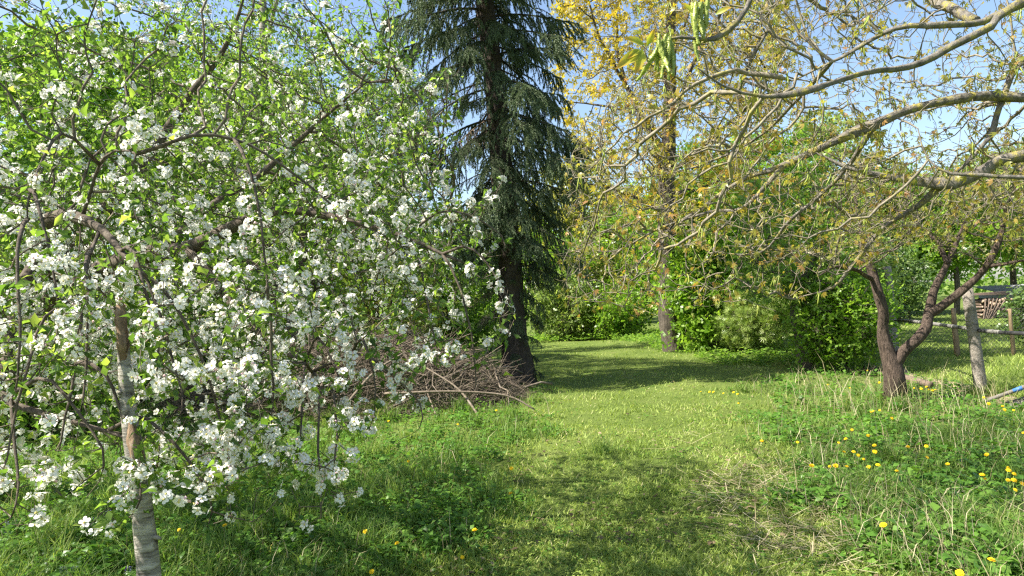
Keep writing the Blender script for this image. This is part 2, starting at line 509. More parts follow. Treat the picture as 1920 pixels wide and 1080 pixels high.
M['blue_plastic'] = plain_mat('blue_plastic', (.05, .14, .36), (.07, .19, .44), .5)
M['red_plastic'] = plain_mat('red_plastic', (.6, .06, .04), (.7, .09, .06), .4)
M['log_end'] = plain_mat('log_end', (.36, .25, .17), (.5, .37, .26), .9)
M['log_bark'] = bark_mat('log_bark', (.09, .065, .05), (.24, .18, .14), None, 25, .5, .6)
M['roof_sheet'] = plain_mat('roof_sheet', (.2, .205, .21), (.3, .31, .32), .8, 6)
M['shed_wall'] = plain_mat('shed_wall', (.26, .25, .24), (.36, .35, .33), .9, 5)

def ground_mat():
    m, nt, out = new_mat('meadow_ground')
    tc = nt.nodes.new('ShaderNodeTexCoord')
    def nz(s, d=6, r=.6):
        n = nt.nodes.new('ShaderNodeTexNoise'); n.inputs['Scale'].default_value = s; n.inputs['Detail'].default_value = d; n.inputs['Roughness'].default_value = r
        nt.links.new(tc.outputs['Object'], n.inputs[0]); return n.outputs[0]
    fine = ramp(nt, nz(60, 4), [(.3, (.045, .075, .02)), (.5, (.10, .15, .03)), (.7, (.20, .23, .07))])
    big = ramp(nt, nz(1.1, 5), [(.35, (.07, .11, .02)), (.6, (.15, .19, .045)), (.75, (.2, .18, .085))])
    mx = nt.nodes.new('ShaderNodeMix'); mx.data_type = 'RGBA'; mx.inputs[0].default_value = .5
    nt.links.new(fine, mx.inputs[6]); nt.links.new(big, mx.inputs[7])
    p = nt.nodes.new('ShaderNodeBsdfPrincipled'); p.inputs['Roughness'].default_value = .95; p.inputs['Specular IOR Level'].default_value = .1
    nt.links.new(mx.outputs[2], p.inputs['Base Color'])
    b = nt.nodes.new('ShaderNodeBump'); b.inputs['Strength'].default_value = .8; b.inputs['Distance'].default_value = .03
    nt.links.new(nz(45, 5, .7), b.inputs['Height']); nt.links.new(b.outputs[0], p.inputs['Normal'])
    nt.links.new(p.outputs[0], out.inputs[0])
    return m
M['ground'] = ground_mat()
M['soil'] = plain_mat('soil', (.2, .15, .1), (.38, .3, .21), .95, 12)

# ------------------------------------------------------------------ ground
gx = np.unique(np.concatenate([np.linspace(-14, 14, 91), np.linspace(-60, 60, 31), [-900, -400, -150, 150, 400, 900]]))
gy = np.unique(np.concatenate([np.linspace(-2, 30, 101), np.linspace(-40, 80, 31), [-900, -300, 150, 400, 900]]))
GX, GY = np.meshgrid(gx, gy)
GV = np.stack([GX, GY, terrain(GX, GY)], -1).reshape(-1, 3)
nx = len(gx); i, j = np.meshgrid(np.arange(len(gy) - 1), np.arange(nx - 1), indexing='ij')
k = (i * nx + j).ravel()
g = mk('ground', GV, np.stack([k, k + 1, k + nx + 1, k + nx], -1), M['ground'])
g['kind'] = 'structure'

# path: mown strip (centre line in metres: depth -> x, half width)
PY = np.array([-3, 3.9, 6, 8.2, 11, 13.6, 17, 20.5, 28])
PX = np.array([.3, .68, 1.1, 1.6, 2.1, 2.5, 2.6, 2.4, 1.5])
PW = np.array([1.0, 1.0, .95, 1.0, 1.5, 2.2, 2.0, 1.8, 2.0])
def path_in(x, y):
    """0 on the mown path, 1 well off it"""
    c = np.interp(y, PY, PX); w = np.interp(y, PY, PW)
    lim = w * (1 + .2 * np.sin(y * 2.1) + .15 * np.sin(y * 5.3 + x))
    return np.clip((np.abs(x - c) - lim) / .5, 0, 1)
FA, FB = np.array([5.4, 3.0]), np.array([8.4, 22.0])          # fence line on the ground
def beyond_fence(x, y):
    return x > FA[0] + (FB[0] - FA[0]) * (y - FA[1]) / (FB[1] - FA[1])
def patch(x, y, s, ph):
    return .5 + .25 * (np.sin(x * s + ph) * np.cos(y * s * 1.13 - ph) + np.sin((x + y) * s * .61 + 2 * ph) * np.cos((x - y) * s * .83))

def in_view(n, d0, d1, margin=.06, pw=1.0):
    """ground points in the camera's field, denser near by"""
    u = rng.random(n)
    y = (d0 ** -pw + u * (d1 ** -pw - d0 ** -pw)) ** (-1 / pw) if pw else d0 + u * (d1 - d0)
    x = (rng.random(n) * 2 - 1) * (.75 + margin) * y + rng.normal(size=n) * .05
    return x, y

def blades(x, y, h, w, lean, tint, segs=True):
    n = len(x); z = terrain(x, y) - .005
    a = rng.random(n) * 6.283; b = rng.random(n) * 6.283
    L = np.stack([np.cos(a), np.sin(a), np.zeros(n)], -1) * (lean * h)[:, None]
    W = np.stack([np.cos(b), np.sin(b), np.zeros(n)], -1) * (w / 2)[:, None]
    B = np.stack([x, y, z], -1); H = np.stack([np.zeros(n), np.zeros(n), h], -1)
    if segs:
        mid = B + .55 * H + .3 * L; tip = B + H * (1 - .35 * lean[:, None] ** 2) + L
        V = np.stack([B - W, B + W, mid - .8 * W, mid + .8 * W, tip], 1)
        o = (np.arange(n) * 5)[:, None]
        return V.reshape(-1, 3), [o + np.array([[0, 1, 3, 2]]), o + np.array([[2, 3, 4]])], np.repeat(tint, 5)
    tip = B + H + L
    V = np.stack([B - W, B + W, tip], 1); o = (np.arange(n) * 3)[:, None]
    return V.reshape(-1, 3), [o + np.array([[0, 1, 2]])], np.repeat(tint, 3)

# ------------------------------------------------------------------ tree assembly
def plant(t, name, label, cat, base, bark, twig, parts, trunk_sides=14, rough=.05, group=None, ridges=0, limb_sides=8, first_trunk=1, twigs=True, sides=((.012, 6), (.005, 4), (0, 3))):
    """an Empty at the foot of the tree with trunk, limbs, twigs and whatever hangs on them"""
    base = np.array(base, float)
    root = thing(name, label, cat, base, group)
    for q, (P, R) in enumerate(t.limbs):
        V, F = sweep(P, R, trunk_sides if q < first_trunk else limb_sides, rough, 31 + q, ridges=ridges if q < first_trunk else 0)
        mk('trunk' if q < first_trunk else 'limb', V - base, F, bark, root)
    if twigs:
        V, F, T = t.twig_mesh(sides=sides)
        stuff(mk('twigs', V - base, F, twig, root, T))
    for nm, (V, F, T), mat in parts:
        stuff(mk(nm, V - base, F, mat, root, T, smooth=True))
    return root

# ------------------------------------------------------------------ apple tree in blossom, close on the left
ap = Tree()
AB = np.array([-4.85, 6.0, 0.0])
ap.limb([AB + (0, 0, -.1), AB + (.02, 0, .5), AB + (.2, -.08, 1.0), AB + (.65, -.25, 1.6)], [.23, .19, .17, .15])
fk = AB + (.6, -.22, 1.52)
ap.limb([fk, (-2.9, 4.9, 1.95), (-2.2, 4.6, 2.05), (-1.5, 4.3, 2.2), (-.75, 4.1, 2.05), (-.3, 3.95, 1.85)], [0.0936, 0.072, 0.0504, 0.0324, 0.01728, 0.0072], wob=.02, seed=1)
ap.limb([fk, (-3.1, 4.5, 2.0), (-2.5, 3.7, 2.15), (-1.9, 3.1, 2.0), (-1.45, 2.75, 1.75)], [0.0792, 0.0576, 0.0396, 0.0216, 0.00864], wob=.02, seed=2)
ap.limb([fk, (-3.3, 5.4, 2.4), (-2.8, 5.6, 3.1), (-2.3, 5.5, 3.7), (-2.0, 5.4, 4.3)], [0.0792, 0.0576, 0.0396, 0.0216, 0.00864], wob=.02, seed=3)
ap.limb([fk, (-3.9, 4.6, 2.1), (-3.5, 3.8, 2.5), (-2.9, 3.3, 2.9), (-2.5, 3.1, 3.3)], [0.072, 0.0504, 0.036, 0.02016, 0.00864], wob=.02, seed=4)
ap.limb([fk, (-4.4, 5.3, 2.3), (-5.0, 5.2, 2.9), (-5.4, 5.1, 3.5)], [0.072, 0.0504, 0.0324, 0.00864], wob=.02, seed=5)
ap.limb([(-2.4, 4.7, 2.05), (-1.7, 4.75, 2.6), (-1.2, 4.7, 2.95), (-.9, 4.6, 3.1)], [0.036, 0.02448, 0.01152, 0.00432], wob=.02, seed=6)
ap.limb([(-3.0, 4.35, 2.02), (-2.6, 3.6, 1.55), (-2.2, 3.0, 1.3), (-1.5, 2.65, 1.15)], [0.036, 0.02592, 0.01584, 0.00648], wob=.02, seed=7)
ap.limb([(-2.2, 4.6, 2.05), (-1.7, 4.2, 1.6), (-1.2, 3.7, 1.35), (-.9, 3.4, 1.15)], [0.0324, 0.0216, 0.01296, 0.00576], wob=.02, seed=8)
for q, (px, py, dd) in enumerate([(395, 985, 2.6), (628, 885, 2.9), (598, 965, 2.9), (28, 975, 2.5), (190, 905, 2.6), (110, 840, 2.6), (960, 598, 3.7), (885, 735, 3.8), (785, 805, 3.5), (700, 775, 3.3), (420, 850, 2.8), (20, 860, 2.45), (945, 480, 4.0),
                                  (250, 330, 2.9), (60, 420, 2.7), (620, 430, 3.1), (500, 560, 2.9), (830, 300, 4.4), (300, 700, 2.6), (90, 640, 2.5), (255, 960, 2.55), (500, 790, 2.9), (560, 850, 3.0), (330, 790, 2.7), (150, 760, 2.5), (40, 740, 2.4), (820, 690, 3.6), (640, 760, 3.1)]):
    e = at(px, py, dd); Nn = np.array(ap.N); s = Nn[np.linalg.norm(Nn - (e + (-.25, .35, .55)), axis=1).argmin()]
    mid = (s + e) / 2 + (0, 0, .22)
    ap.limb([s, mid, e + (0, .03, .12), e], [.009, .0065, .0045, .0028], wob=.014, seed=40 + q, step=.07)
    hangs = (hangs if q else []) + [ellipsoid(e + (0, 0, .14), (.27, .22, .24), 60)]
A = np.vstack(hangs + [ellipsoid((-2.55, 4.7, 2.65), (2.5, 2.2, 1.75), 3000), ellipsoid((-1.75, 3.25, 1.55), (1.35, .85, .75), 900),
               ellipsoid((-.85, 4.0, 2.0), (.75, .8, .8), 440), ellipsoid((-4.6, 5.0, 2.8), (1.8, 1.9, 1.6), 600)])
A = np.vstack([A, np.array([at(a, b, c) for a, b, c in zip(rng.uniform(-60, 520, 420), rng.uniform(600, 900, 420), rng.uniform(2.45, 3.3, 420))])])
A = A[A[:, 0] / A[:, 1] < np.where(A[:, 2] > 2.3, -.075, .0)]
A = A[(np.hypot(A[:, 0], A[:, 1]) > 2.25) & (A[:, 2] > .62) & ~((A[:, 0] > -.55) & (A[:, 2] < 1.25))]
A = A[A[:, 0] + 1.0 * A[:, 2] < 2.8]
A = A[(patch(A[:, 0] * 1.2, A[:, 2] * 1.3 + .7 * A[:, 1], 3.3, .3) > .30) | (rng.random(len(A)) < .35)]
ap.grow(A, step=.085, kill=.13, infl=1.6, iters=90, trop=(0, 0, -.04), jit=.3)
ap.spurs(.008, 7000, .05, .16, .35)
ap.radii(.0018, 2.35, .035)
LEAF_CURL = LEAF_M[0] * np.array([.85, 1, 1]) + np.stack([0 * LEAF_M[0][:, 0], 0 * LEAF_M[0][:, 0], .9 * np.abs(LEAF_M[0][:, 0]) - .28 * LEAF_M[0][:, 1] ** 2], -1)
apL = merge([leaves(ap, LEAF_M, 17000, .005, .036, .02, .7, .1, var=.5), leaves(ap, (LEAF_CURL, LEAF_M[1]), 17000, .005, .040, .02, .5, .25, var=.5)])
apple = plant(ap, 'apple_tree', 'blossoming apple tree filling the left foreground, its low boughs thick with white flowers', 'tree', AB, M['apple_bark'], M['twig'],
              [('foliage', apL, M['apple_leaf'])], rough=.06)
BT = [blossom_template(s) for s in range(7)]
BL = [blossom_template(s, False) for s in range(7)]      # plainer clusters for the mass further in
def blossom_mesh(k):
    me = bpy.data.meshes.new('blossom_cluster')
    V, F, Mx = BT[k]
    fill(me, V, F, np.random.default_rng(k).random(len(V)) * .9, True, Mx)
    for m in ('petal', 'stamen', 'stalk', 'bud'):
        me.materials.append(M[m])
    return me
BM = [blossom_mesh(k) for k in range(7)]
def blossoms(tree, root, n, keep, smin, smax, base, far=1.0):
    """flower clusters on the spurs: the nearest ones singly, the rest as one mass"""
    c, pos, d = tree.tips(.004)
    # flowers gather in drifts on the outer wood
    w = 1.25 * patch(pos[:, 0] * 1.3, pos[:, 2] * 1.3 + pos[:, 1], 4.3, 1.0) + .5 * rng.random(len(pos)) + .3 * np.clip(2.9 - pos[:, 2], 0, 2)
    order = np.argsort(-w)[: int(n * 2.2)]
    sel = rng.permutation(order)[:n]
    pos, d = pos[sel], d[sel]
    Z = nrm(d + .6 * rand_dirs(n) + np.array([0, -.35, .45]))
    S = rng.uniform(smin, smax, n)
    dist = np.linalg.norm(pos - EYE, axis=1)
    vis = np.abs(pos[:, 0]) < pos[:, 1] * .78
    rank = np.argsort(np.where(vis, dist, dist + 50))
    near, rest = rank[:keep], rank[keep:]
    for q in near:
        z = Vector(Z[q]); x = z.orthogonal().normalized(); x.rotate(Matrix.Rotation(random.random() * 6.28, 3, z)); y = z.cross(x)
        o = link('blossom_cluster', BM[random.randrange(7)], root)
        p = pos[q] - base
        o.matrix_local = Matrix(((x.x, y.x, z.x, p[0]), (x.y, y.y, z.y, p[1]), (x.z, y.z, z.z, p[2]), (0, 0, 0, 1))) @ Matrix.Scale(float(S[q]), 4)
    parts, fm = [], []
    for k in range(7):
        q = rest[k::7]
        V, F, T = inst(BL[k][0], BL[k][1], pos[q] - base, nrm(np.cross(Z[q], rand_dirs(len(q)))), Z[q], S[q])
        parts.append((V, F, T)); fm.append(np.tile(BL[k][2], len(q)))
    V, F, T = merge(parts)
    stuff(mk('blossom', V, F, [M['petal'], M['stamen'], M['stalk'], M['bud']], root, T * .9, True, np.concatenate(fm)))
blossoms(ap, apple, 3700, 300, .6, 1.2, AB)

# ------------------------------------------------------------------ second apple tree, further back
bp = Tree()
BB = np.array([-4.1, 12.2, 0.0])
bp.limb([BB + (0, 0, -.1), BB + (.1, 0, .7), BB + (.2, 0, 1.4), BB + (.3, 0, 2.0)], [.2, .16, .14, .12])
for q, e in enumerate([(-1.7, 11.8, 4.4), (-2.9, 12.4, 5.4), (-5.2, 12.0, 4.8), (-1.3, 12.1, 2.6), (-6.0, 11.8, 3.2), (-3.2, 11.1, 3.8)]):
    s = BB + (.25, 0, 1.5 + .08 * q); e = np.array(e); mid = (s + e) / 2 + (0, 0, .25)
    bp.limb([s, mid, e], [.085, .05, .012], wob=.04, seed=20 + q, step=.18)
A = np.vstack([ellipsoid((-3.75, 12.1, 4.0), (2.65, 1.8, 2.5), 1700), ellipsoid((-1.75, 12.0, 2.7), (1.0, 1.1, 1.2), 300)])
bp.grow(A, step=.13, kill=.2, infl=2.0, trop=(0, 0, .02), jit=.3)
bp.spurs(.012, 2500, .1, .25, .3)
bp.radii(.003, 2.35, .045)
apple_b = plant(bp, 'apple_tree', 'second white-flowering apple tree standing behind the near one, left of the tall spruce', 'tree', BB, M['apple_bark'], M['twig'],
                [('foliage', leaves(bp, LEAF_S, 20000, .009, .07, .06, .7), M['apple_leaf_far'])], rough=.06)
blossoms(bp, apple_b, 1500, 120, 1.1, 1.6, BB)

# ------------------------------------------------------------------ cut birch stem
bs_pts = [at(296, 1340, 2.62), at(280, 1080, 2.6), at(264, 930, 2.6), at(245, 800, 2.61), at(234, 690, 2.62), at(226, 583, 2.63)]
foot = ground(283, 1150)
bs = thing('dead_birch', 'slim dead birch stem with peeling pale bark and a broken top', 'tree trunk', bs_pts[0])
P, R = smooth_path(bs_pts, [.047, .042, .037, .0295, .024, .017], .04)
P[0, 2] = min(P[0, 2], -.05)
V, F = sweep(P, R, 16, .035, 5)
mk('trunk', V - bs_pts[0], F, M['birch_bark'], bs)
Q, Rq = smooth_path([at(245, 788, 2.585), at(252, 830, 2.575), at(258, 868, 2.58), at(259, 884, 2.595)], [.008, .024, .022, .008], .012)
V, F = sweep(Q, Rq, 10, .14, 8); mk('bare_wood_scar', V - bs_pts[0], F, M['birch_wood'], bs)
Q, Rq = smooth_path([at(232, 690, 2.61), at(231, 650, 2.604), at(228, 600, 2.61), at(226, 574, 2.625), at(222, 556, 2.635)], [.008, .017, .018, .014, .003], .012)
V, F = sweep(Q, Rq, 9, .2, 9); mk('bare_wood_tip', V - bs_pts[0], F, M['birch_wood'], bs)
for px, py, ex, ey in ((292, 1012, 301, 1010), (240, 742, 222, 738)):
    s = at(px - 12, py, 2.6); e = at(ex, ey, 2.58)
    V, F = sweep(*smooth_path([s, (s + e) / 2 + (0, 0, .008), e], [.012, .009, .006], .01), 7, .08, 3)
    mk('knot_stub', V - bs_pts[0], F, M['birch_bark'], bs)

# ------------------------------------------------------------------ tall spruce
SD = 12.6
sp_pts = [at(976, 725, SD), at(967, 660, SD), at(958, 560, SD), at(948, 400, SD), at(930, 200, SD), at(908, 0, SD), at(890, -220, SD), at(872, -480, SD), at(835, -1400, SD)]
sp_base = sp_pts[0].copy(); sp_base[2] = -.05
spruce = thing('spruce_tree', 'tall dark blue-green spruce with drooping boughs left of the grass path', 'tree', sp_base)
P, R = smooth_path(sp_pts, [.33, .26, .235, .215, .19, .165, .14, .115, .02], .18)
P[0, 2] = -.1
V, F = sweep(P, R, 16, .05, 4)
mk('trunk', V - sp_base, F, M['spruce_bark'], spruce)
def bough_mesh(seed, dead=False):
    """a drooping bough of unit length 2 m along +x, with hanging branchlets"""
    r = np.random.default_rng(seed)
    n = 15; t = np.linspace(0, 1, n)
    ax = np.stack([2 * t, .12 * np.sin(3 * t + seed), .10 * np.sin(t * 2.2) - .62 * t ** 1.6 + .12 * t ** 5], -1)
    wood = [sweep(ax, .024 * (1 - t) + .004, 5, .05, seed)]
    ndl = []
    lines = [(ax, .25)]
    m = 38 if not dead else 30
    for q in range(m):
        u = r.uniform(.12 if not dead else .02, 1) ** .8
        p = np.array([np.interp(u, t, ax[:, c]) for c in range(3)])
        side = 1 if q % 2 else -1
        L = (.30 + .5 * (1 - abs(u - .55))) * r.uniform(.55, 1.1) * (1.0 if not dead else .7)
        s = np.linspace(0, 1, 7)
        fw, out = r.uniform(.25, .6) * L, side * r.uniform(.25, .75) * L
        hang = r.uniform(.35, .95) * L
        br = p + np.stack([fw * s, out * np.sin(s * 1.5), -hang * s ** 1.5], -1)
        wood.append(sweep(br, .0065 * (1 - s) + .0022, 3, 0, q))
        lines.append((br, .0))
        for z in range(r.integers(2, 5) if not dead else 2):   # secondary hanging shoots
            v = r.uniform(.2, .95); pp = np.array([np.interp(v, s, br[:, c]) for c in range(3)])
            l2 = r.uniform(.12, .34)
            d2 = nrm(np.array([r.uniform(-.1, .6), side * r.uniform(-.5, .6), -r.uniform(.5, 1.3)])) * l2
            s2 = np.linspace(0, 1, 4); sh = pp + d2 * s2[:, None] + np.array([0, 0, .05]) * (s2[:, None] ** 2)
            if dead:
                wood.append(sweep(sh, .003 * (1 - s2) + .0012, 3, 0, z))
            lines.append((sh, .0))
    pos, D = [], []
    for ln, skip in lines:
        seg = np.diff(ln, axis=0); L = np.linalg.norm(seg, axis=1).sum()
        k = int(L * (400 if not dead else 25)); u = r.uniform(skip, 1, k) * (len(ln) - 1); i0 = np.minimum(u.astype(int), len(ln) - 2)
        pos.append(ln[i0] + seg[i0] * (u - i0)[:, None]); D.append(nrm(seg[i0]))
    pos, D = np.concatenate(pos), np.concatenate(D); k = len(pos)
    rd = nrm(r.normal(size=(k, 3)))
    Yd = nrm(D * .9 + rd * .85)
    tri = (np.array([[-.5, 0, 0], [.5, 0, 0], [0, 1, 0]]), np.array([[0, 1, 2]]))
    ti = np.clip(.15 + .35 * r.random(k) + .4 * (pos[:, 0] / 2) * r.random(k), 0, .9)
    if dead:
        ti = np.full(k, 1.0)
    nv = inst(tri[0], tri[1], pos, Yd, nrm(r.normal(size=(k, 3))), np.stack([np.full(k, .0115), r.uniform(.026, .046, k), np.ones(k)], -1), tint=ti)
    wv = merge([(v, f, None) for v, f in wood])
    mw = bpy.data.meshes.new('bough'); fill(mw, wv[0], wv[1]); mw.materials.append(M['dead_twig'] if dead else M['spruce_bark'])
    mn = bpy.data.meshes.new('needles'); fill(mn, nv[0], nv[1], nv[2], False); mn.materials.append(M['spruce_needle'])
    return mw, mn
BG = [bough_mesh(s) for s in range(8)]
BD = [bough_mesh(50 + s, True) for s in range(3)]
def trunk_at(P, z):
    return np.array([np.interp(z, P[:, 2], P[:, 0]), np.interp(z, P[:, 2], P[:, 1]), z])
z = .45; qn = 0
while z < P[-1, 2] - .5:
    H = P[-1, 2]
    prof = .86 * min(1, .36 + z * .15) * (1 if z < 9 else max(.12, (H - z) / (H - 9)))
    for c in range(4 if z > 1.2 else 2):
        az = qn * 2.399 + random.uniform(-.4, .4)
        ln = prof * (random.uniform(.75, 1.1) if c < 3 else random.uniform(.4, .7))
        if z < 2.4:
            ln *= .66
        dead = (not -2.2 < az % 6.283 - 6.283 * (az % 6.283 > 3.1416) < 1.0 and random.random() < .45 and z < 7.5)
        mw, mn = (random.choice(BD) if dead else random.choice(BG))
        o = link('bough', mw, spruce); nd = link('needles', mn, o)
        tp = trunk_at(P, z + random.uniform(-.1, .1))
        o.location = Vector(tp - sp_base)
        o.rotation_euler = (random.uniform(-.15, .15), random.uniform(-.05, .32), az)
        o.scale = (ln, ln, ln * random.uniform(.95, 1.4))
        qn += 1
    z += .225 if z < 9 else .45

# ------------------------------------------------------------------ pine with upright shoots behind
def simple_tree(name, label, cat, base, trunk, crown_pts, leafmat, leafn, leafsize, tmpl=LEAF_S, bark='gold_bark', twig='twig', step=.3, kill=.45, rleaf=.02, spurs=1500, limbs=(), tip=.004, group=None,
                up=.8, droop=0, spread=.12, leafname='crown', sp=(.15, .4), trop=(0, 0, .05), rough=.06, jit=.3, cap=.08, ridges=0, sides=((.012, 5), (0, 3))):
    t = Tree()
    t.limb(trunk[0], trunk[1], step=.25, wob=trunk[2] if len(trunk) > 2 else .02, seed=int(abs(base[0] * 10)))
    for q, (pts, rad) in enumerate(limbs):
        t.limb(pts, rad, step=.2, wob=.03, seed=q + 3)
    t.grow(crown_pts, step=step, kill=kill, infl=6, iters=80, trop=trop, jit=jit)
    if spurs:
        t.spurs(rleaf, spurs, sp[0], sp[1], .2)
    t.radii(tip, 2.35, cap)
    return plant(t, name, label, cat, base, M[bark], M[twig], [(leafname, leaves(t, tmpl, leafn, rleaf, leafsize, spread, up, droop), M[leafmat])], group=group, rough=rough, trunk_sides=10, ridges=ridges, limb_sides=7, sides=sides)

pb = at(770, 690, 19.0); pb[2] = 0
simple_tree('pine_tree', 'small grey-green pine showing between the apple blossom and the spruce', 'tree', pb, ([pb, pb + (0, 0, 3.5), pb + (-.1, 0, 8.6)], [.16, .12, .03]),
            np.vstack([ellipsoid(pb + (-.2, 0, 6.4), (1.4, 1.2, 2.4), 460), ellipsoid(pb + (0, 0, 3), (1.6, 1.4, 1.5), 200)]), 'pine_needle', 3500, .16, NEEDLES, 'spruce_bark', trop=(0, 0, .25), spread=.06, up=.2, rleaf=.014, kill=.35, step=.22)

# ------------------------------------------------------------------ birch behind the apples
wb = at(505, 700, 14.4); wb[2] = 0
tk = [wb, wb + (-.05, 0, 2.5), wb + (.05, 0, 5.0), wb + (.15, .1, 8.0), wb + (.2, .1, 10.5)]
bl = [([wb + (.05, 0, 4.4 + .5 * q), wb + (dx * .45, dy * .4, 5.8 + .5 * q), wb + (dx, dy, 6.6 + .45 * q)], [.06, .04, .01]) for q, (dx, dy) in enumerate([(3.2, -.4), (-1.6, .5), (2.0, .8), (-2.0, -.5), (1.2, -.8)])]
hang = np.vstack([ellipsoid(wb + (1.7, -.2, 5.6), (1.7, 1.2, 1.9), 550), ellipsoid(wb + (-.4, 0, 7.2), (2.4, 1.6, 2.8), 700), ellipsoid(wb + (2.75, -.2, 6.3), (1.2, 1.0, 1.9), 300)])
simple_tree('birch_tree', 'tall birch with thin hanging sprays rising behind the apple blossom', 'tree', wb, (tk, [.16, .14, .12, .07, .02]), hang, 'lime_leaf', 17000, .055, LEAF_S, 'birch_bark', 'twig', limbs=bl,
            trop=(0, 0, -.25), spread=.07, droop=.6, rleaf=.012, kill=.3, step=.2, spurs=2500, sp=(.2, .5), tip=.003)

# ------------------------------------------------------------------ trees and bushes behind, on the left
def bushy(px, d, h, rx, ry, label, mat, n, size, name='broadleaf_tree', cat='tree', low=.25, tmpl=LEAF_PAIR, stems=1, N=420, group=None, bark='gold_bark', kill=.45, step=.3, r0=None, xo=0, **kw):
    b = np.array([(px - 960) / FPX * d + xo, d, 0.0]); b[2] = float(terrain(b[0], b[1])) - .05
    r0 = r0 or .03 + h * .016
    if d >= 15:
        n, size = int(n * .62), size * 1.17
        kw.setdefault('spurs', 500)
    kw.setdefault('spurs', 900)
    if px < 900 and d > 12 and h > 6:
        n, size = int(n * .6), size * 1.25                   # mostly seen through the apple crowns
    lim = []
    for s in range(1, stems):
        a = s * 2.4 + px; e = b + (math.cos(a) * rx * .5, math.sin(a) * ry * .5, h * .7)
        lim.append(([b + (math.cos(a) * .08, math.sin(a) * .08, .0), (b + e) / 2 + (0, 0, .1 * h), e], [r0 * .8, r0 * .5, .01]))
    cz = h * (1 + low) / 2; rz = h * (1 - low) / 2
    A = ellipsoid(b + (0, 0, cz), (rx, ry, rz), N, .3)
    lump = patch(A[:, 0] * 1.3, A[:, 2] * 1.5 + A[:, 1], 1.7, px * .01)
    A = A[(lump > .36) & (A[:, 2] > .15)]
    return simple_tree(name, label, cat, b, ([b, b + (.03, 0, h * .4), b + (.1, .05, h * .85)], [r0, r0 * .7, .02]), A, mat, n, size, tmpl, bark, limbs=lim, group=group, kill=kill, step=step, spread=kw.pop('spread', .16), **kw)

bushy(-140, 10.5, 6.5, 2.6, 2.2, 'dense green tree at the left edge behind the near apple tree', 'mid_leaf', 9000, .12)
bushy(160, 15.5, 8.5, 3.0, 2.2, 'tall leafy tree behind the near apple, left of the birch', 'mid_leaf', 20000, .12)
bushy(420, 19, 9.0, 3.2, 2.2, 'bright green broad tree rising just behind the birch', 'lime_leaf', 18000, .13)
bushy(640, 22, 7.0, 2.6, 2.2, 'rounded green tree between the birch and the grey-green pine', 'mid_leaf', 14000, .13)
bushy(250, 12.5, 2.6, 2.2, 1.0, 'low sunlit yellow-green bush under the apple boughs at left', 'lime_leaf', 9000, .09, 'shrub', 'shrub', .0, stems=4, N=240, kill=.3, step=.2)
bushy(60, 9.0, 2.2, 1.5, .9, 'shaded green bush beside the near apple trunk', 'mid_leaf', 7000, .08, 'shrub', 'shrub', .0, stems=4, N=200, kill=.3, step=.2)
bushy(470, 13.5, 2.6, 2.0, 1.0, 'leafy bush behind the left end of the brush pile', 'lime_leaf', 9000, .09, 'shrub', 'shrub', .0, stems=4, N=240, kill=.3, step=.2)
bushy(700, 15.5, 3.0, 1.8, 1.0, 'twiggy olive bush behind the middle of the brush pile', 'olive_leaf', 5000, .07, 'shrub', 'shrub', .0, stems=6, N=300, kill=.25, step=.2)
bushy(850, 17, 3.2, 1.4, 1.2, 'green bush close behind the spruce on its left', 'mid_leaf', 7000, .09, 'shrub', 'shrub', .0, stems=5, N=240, kill=.3, step=.2)

# ------------------------------------------------------------------ hedge and trees at the end of the path
bushy(1010, 27, 4.6, 2.2, 1.4, 'hedge tree at the end of the path, nearest the spruce trunk', 'lime_leaf', 9000, .11, 'hedge_tree', 'tree', .05, stems=4)
bushy(1100, 28.5, 4.2, 2.4, 1.4, 'brownish twiggy thicket closing the end of the grass path', 'olive_leaf', 8000, .10, 'thicket', 'shrub', .0, stems=7, N=520, kill=.3, step=.25)
bushy(1190, 28, 5.2, 2.4, 1.4, 'green thicket at the path end, just left of the golden tree trunk', 'lime_leaf', 9000, .11, 'thicket', 'shrub', .0, stems=5)
bushy(1080, 36, 9.0, 3.2, 2, 'pale yellow-green tree in the distance between spruce and golden tree', 'olive_leaf', 13000, .16, low=.2)
bushy(1190, 40, 8.0, 3.5, 2, 'distant soft green tree behind the golden tree trunk', 'pale_leaf', 13000, .17, low=.2)
bushy(1340, 30, 8.5, 2.8, 2, 'green tree right of the golden tree, behind the bright shrub', 'mid_leaf', 14000, .14, low=.15)
bushy(1450, 27, 8.0, 2.6, 2, 'shaded leafy tree behind the dark twisted trunk', 'mid_leaf', 13000, .13, low=.15)
bushy(1570, 33, 10.0, 3.4, 2.4, 'tall pale green tree behind the walnut twigs, right of centre', 'pale_leaf', 17000, .15, low=.2)
bushy(1690, 31, 7.0, 2.6, 2, 'spreading green tree across the lawn, above the blue and red cart', 'mid_leaf', 13000, .13, low=.22)
bushy(1790, 30, 6.5, 2.4, 2, 'leafy tree across the lawn behind the fence, left of the firewood', 'lime_leaf', 12000, .13, low=.22)
bushy(1900, 33, 8.2, 3.0, 2, 'light green tree beyond the firewood at the right edge', 'pale_leaf', 14000, .15, low=.25)
bushy(2010, 29, 6.8, 2.6, 2, 'green tree half out of the picture at the far right', 'mid_leaf', 11000, .13, low=.2)
bushy(1640, 26, 3.0, 2.0, 1.2, 'dark rounded bush across the lawn behind the forked tree', 'dark_leaf', 8000, .10, 'shrub', 'shrub', .0, stems=5, N=260, kill=.3)
bushy(1950, 16, 1.5, .5, .5, 'small dark-leaved bush at the right edge beyond the fence', 'dark_leaf', 4500, .07, 'shrub', 'shrub', .0, stems=5, N=160, kill=.22, step=.15)

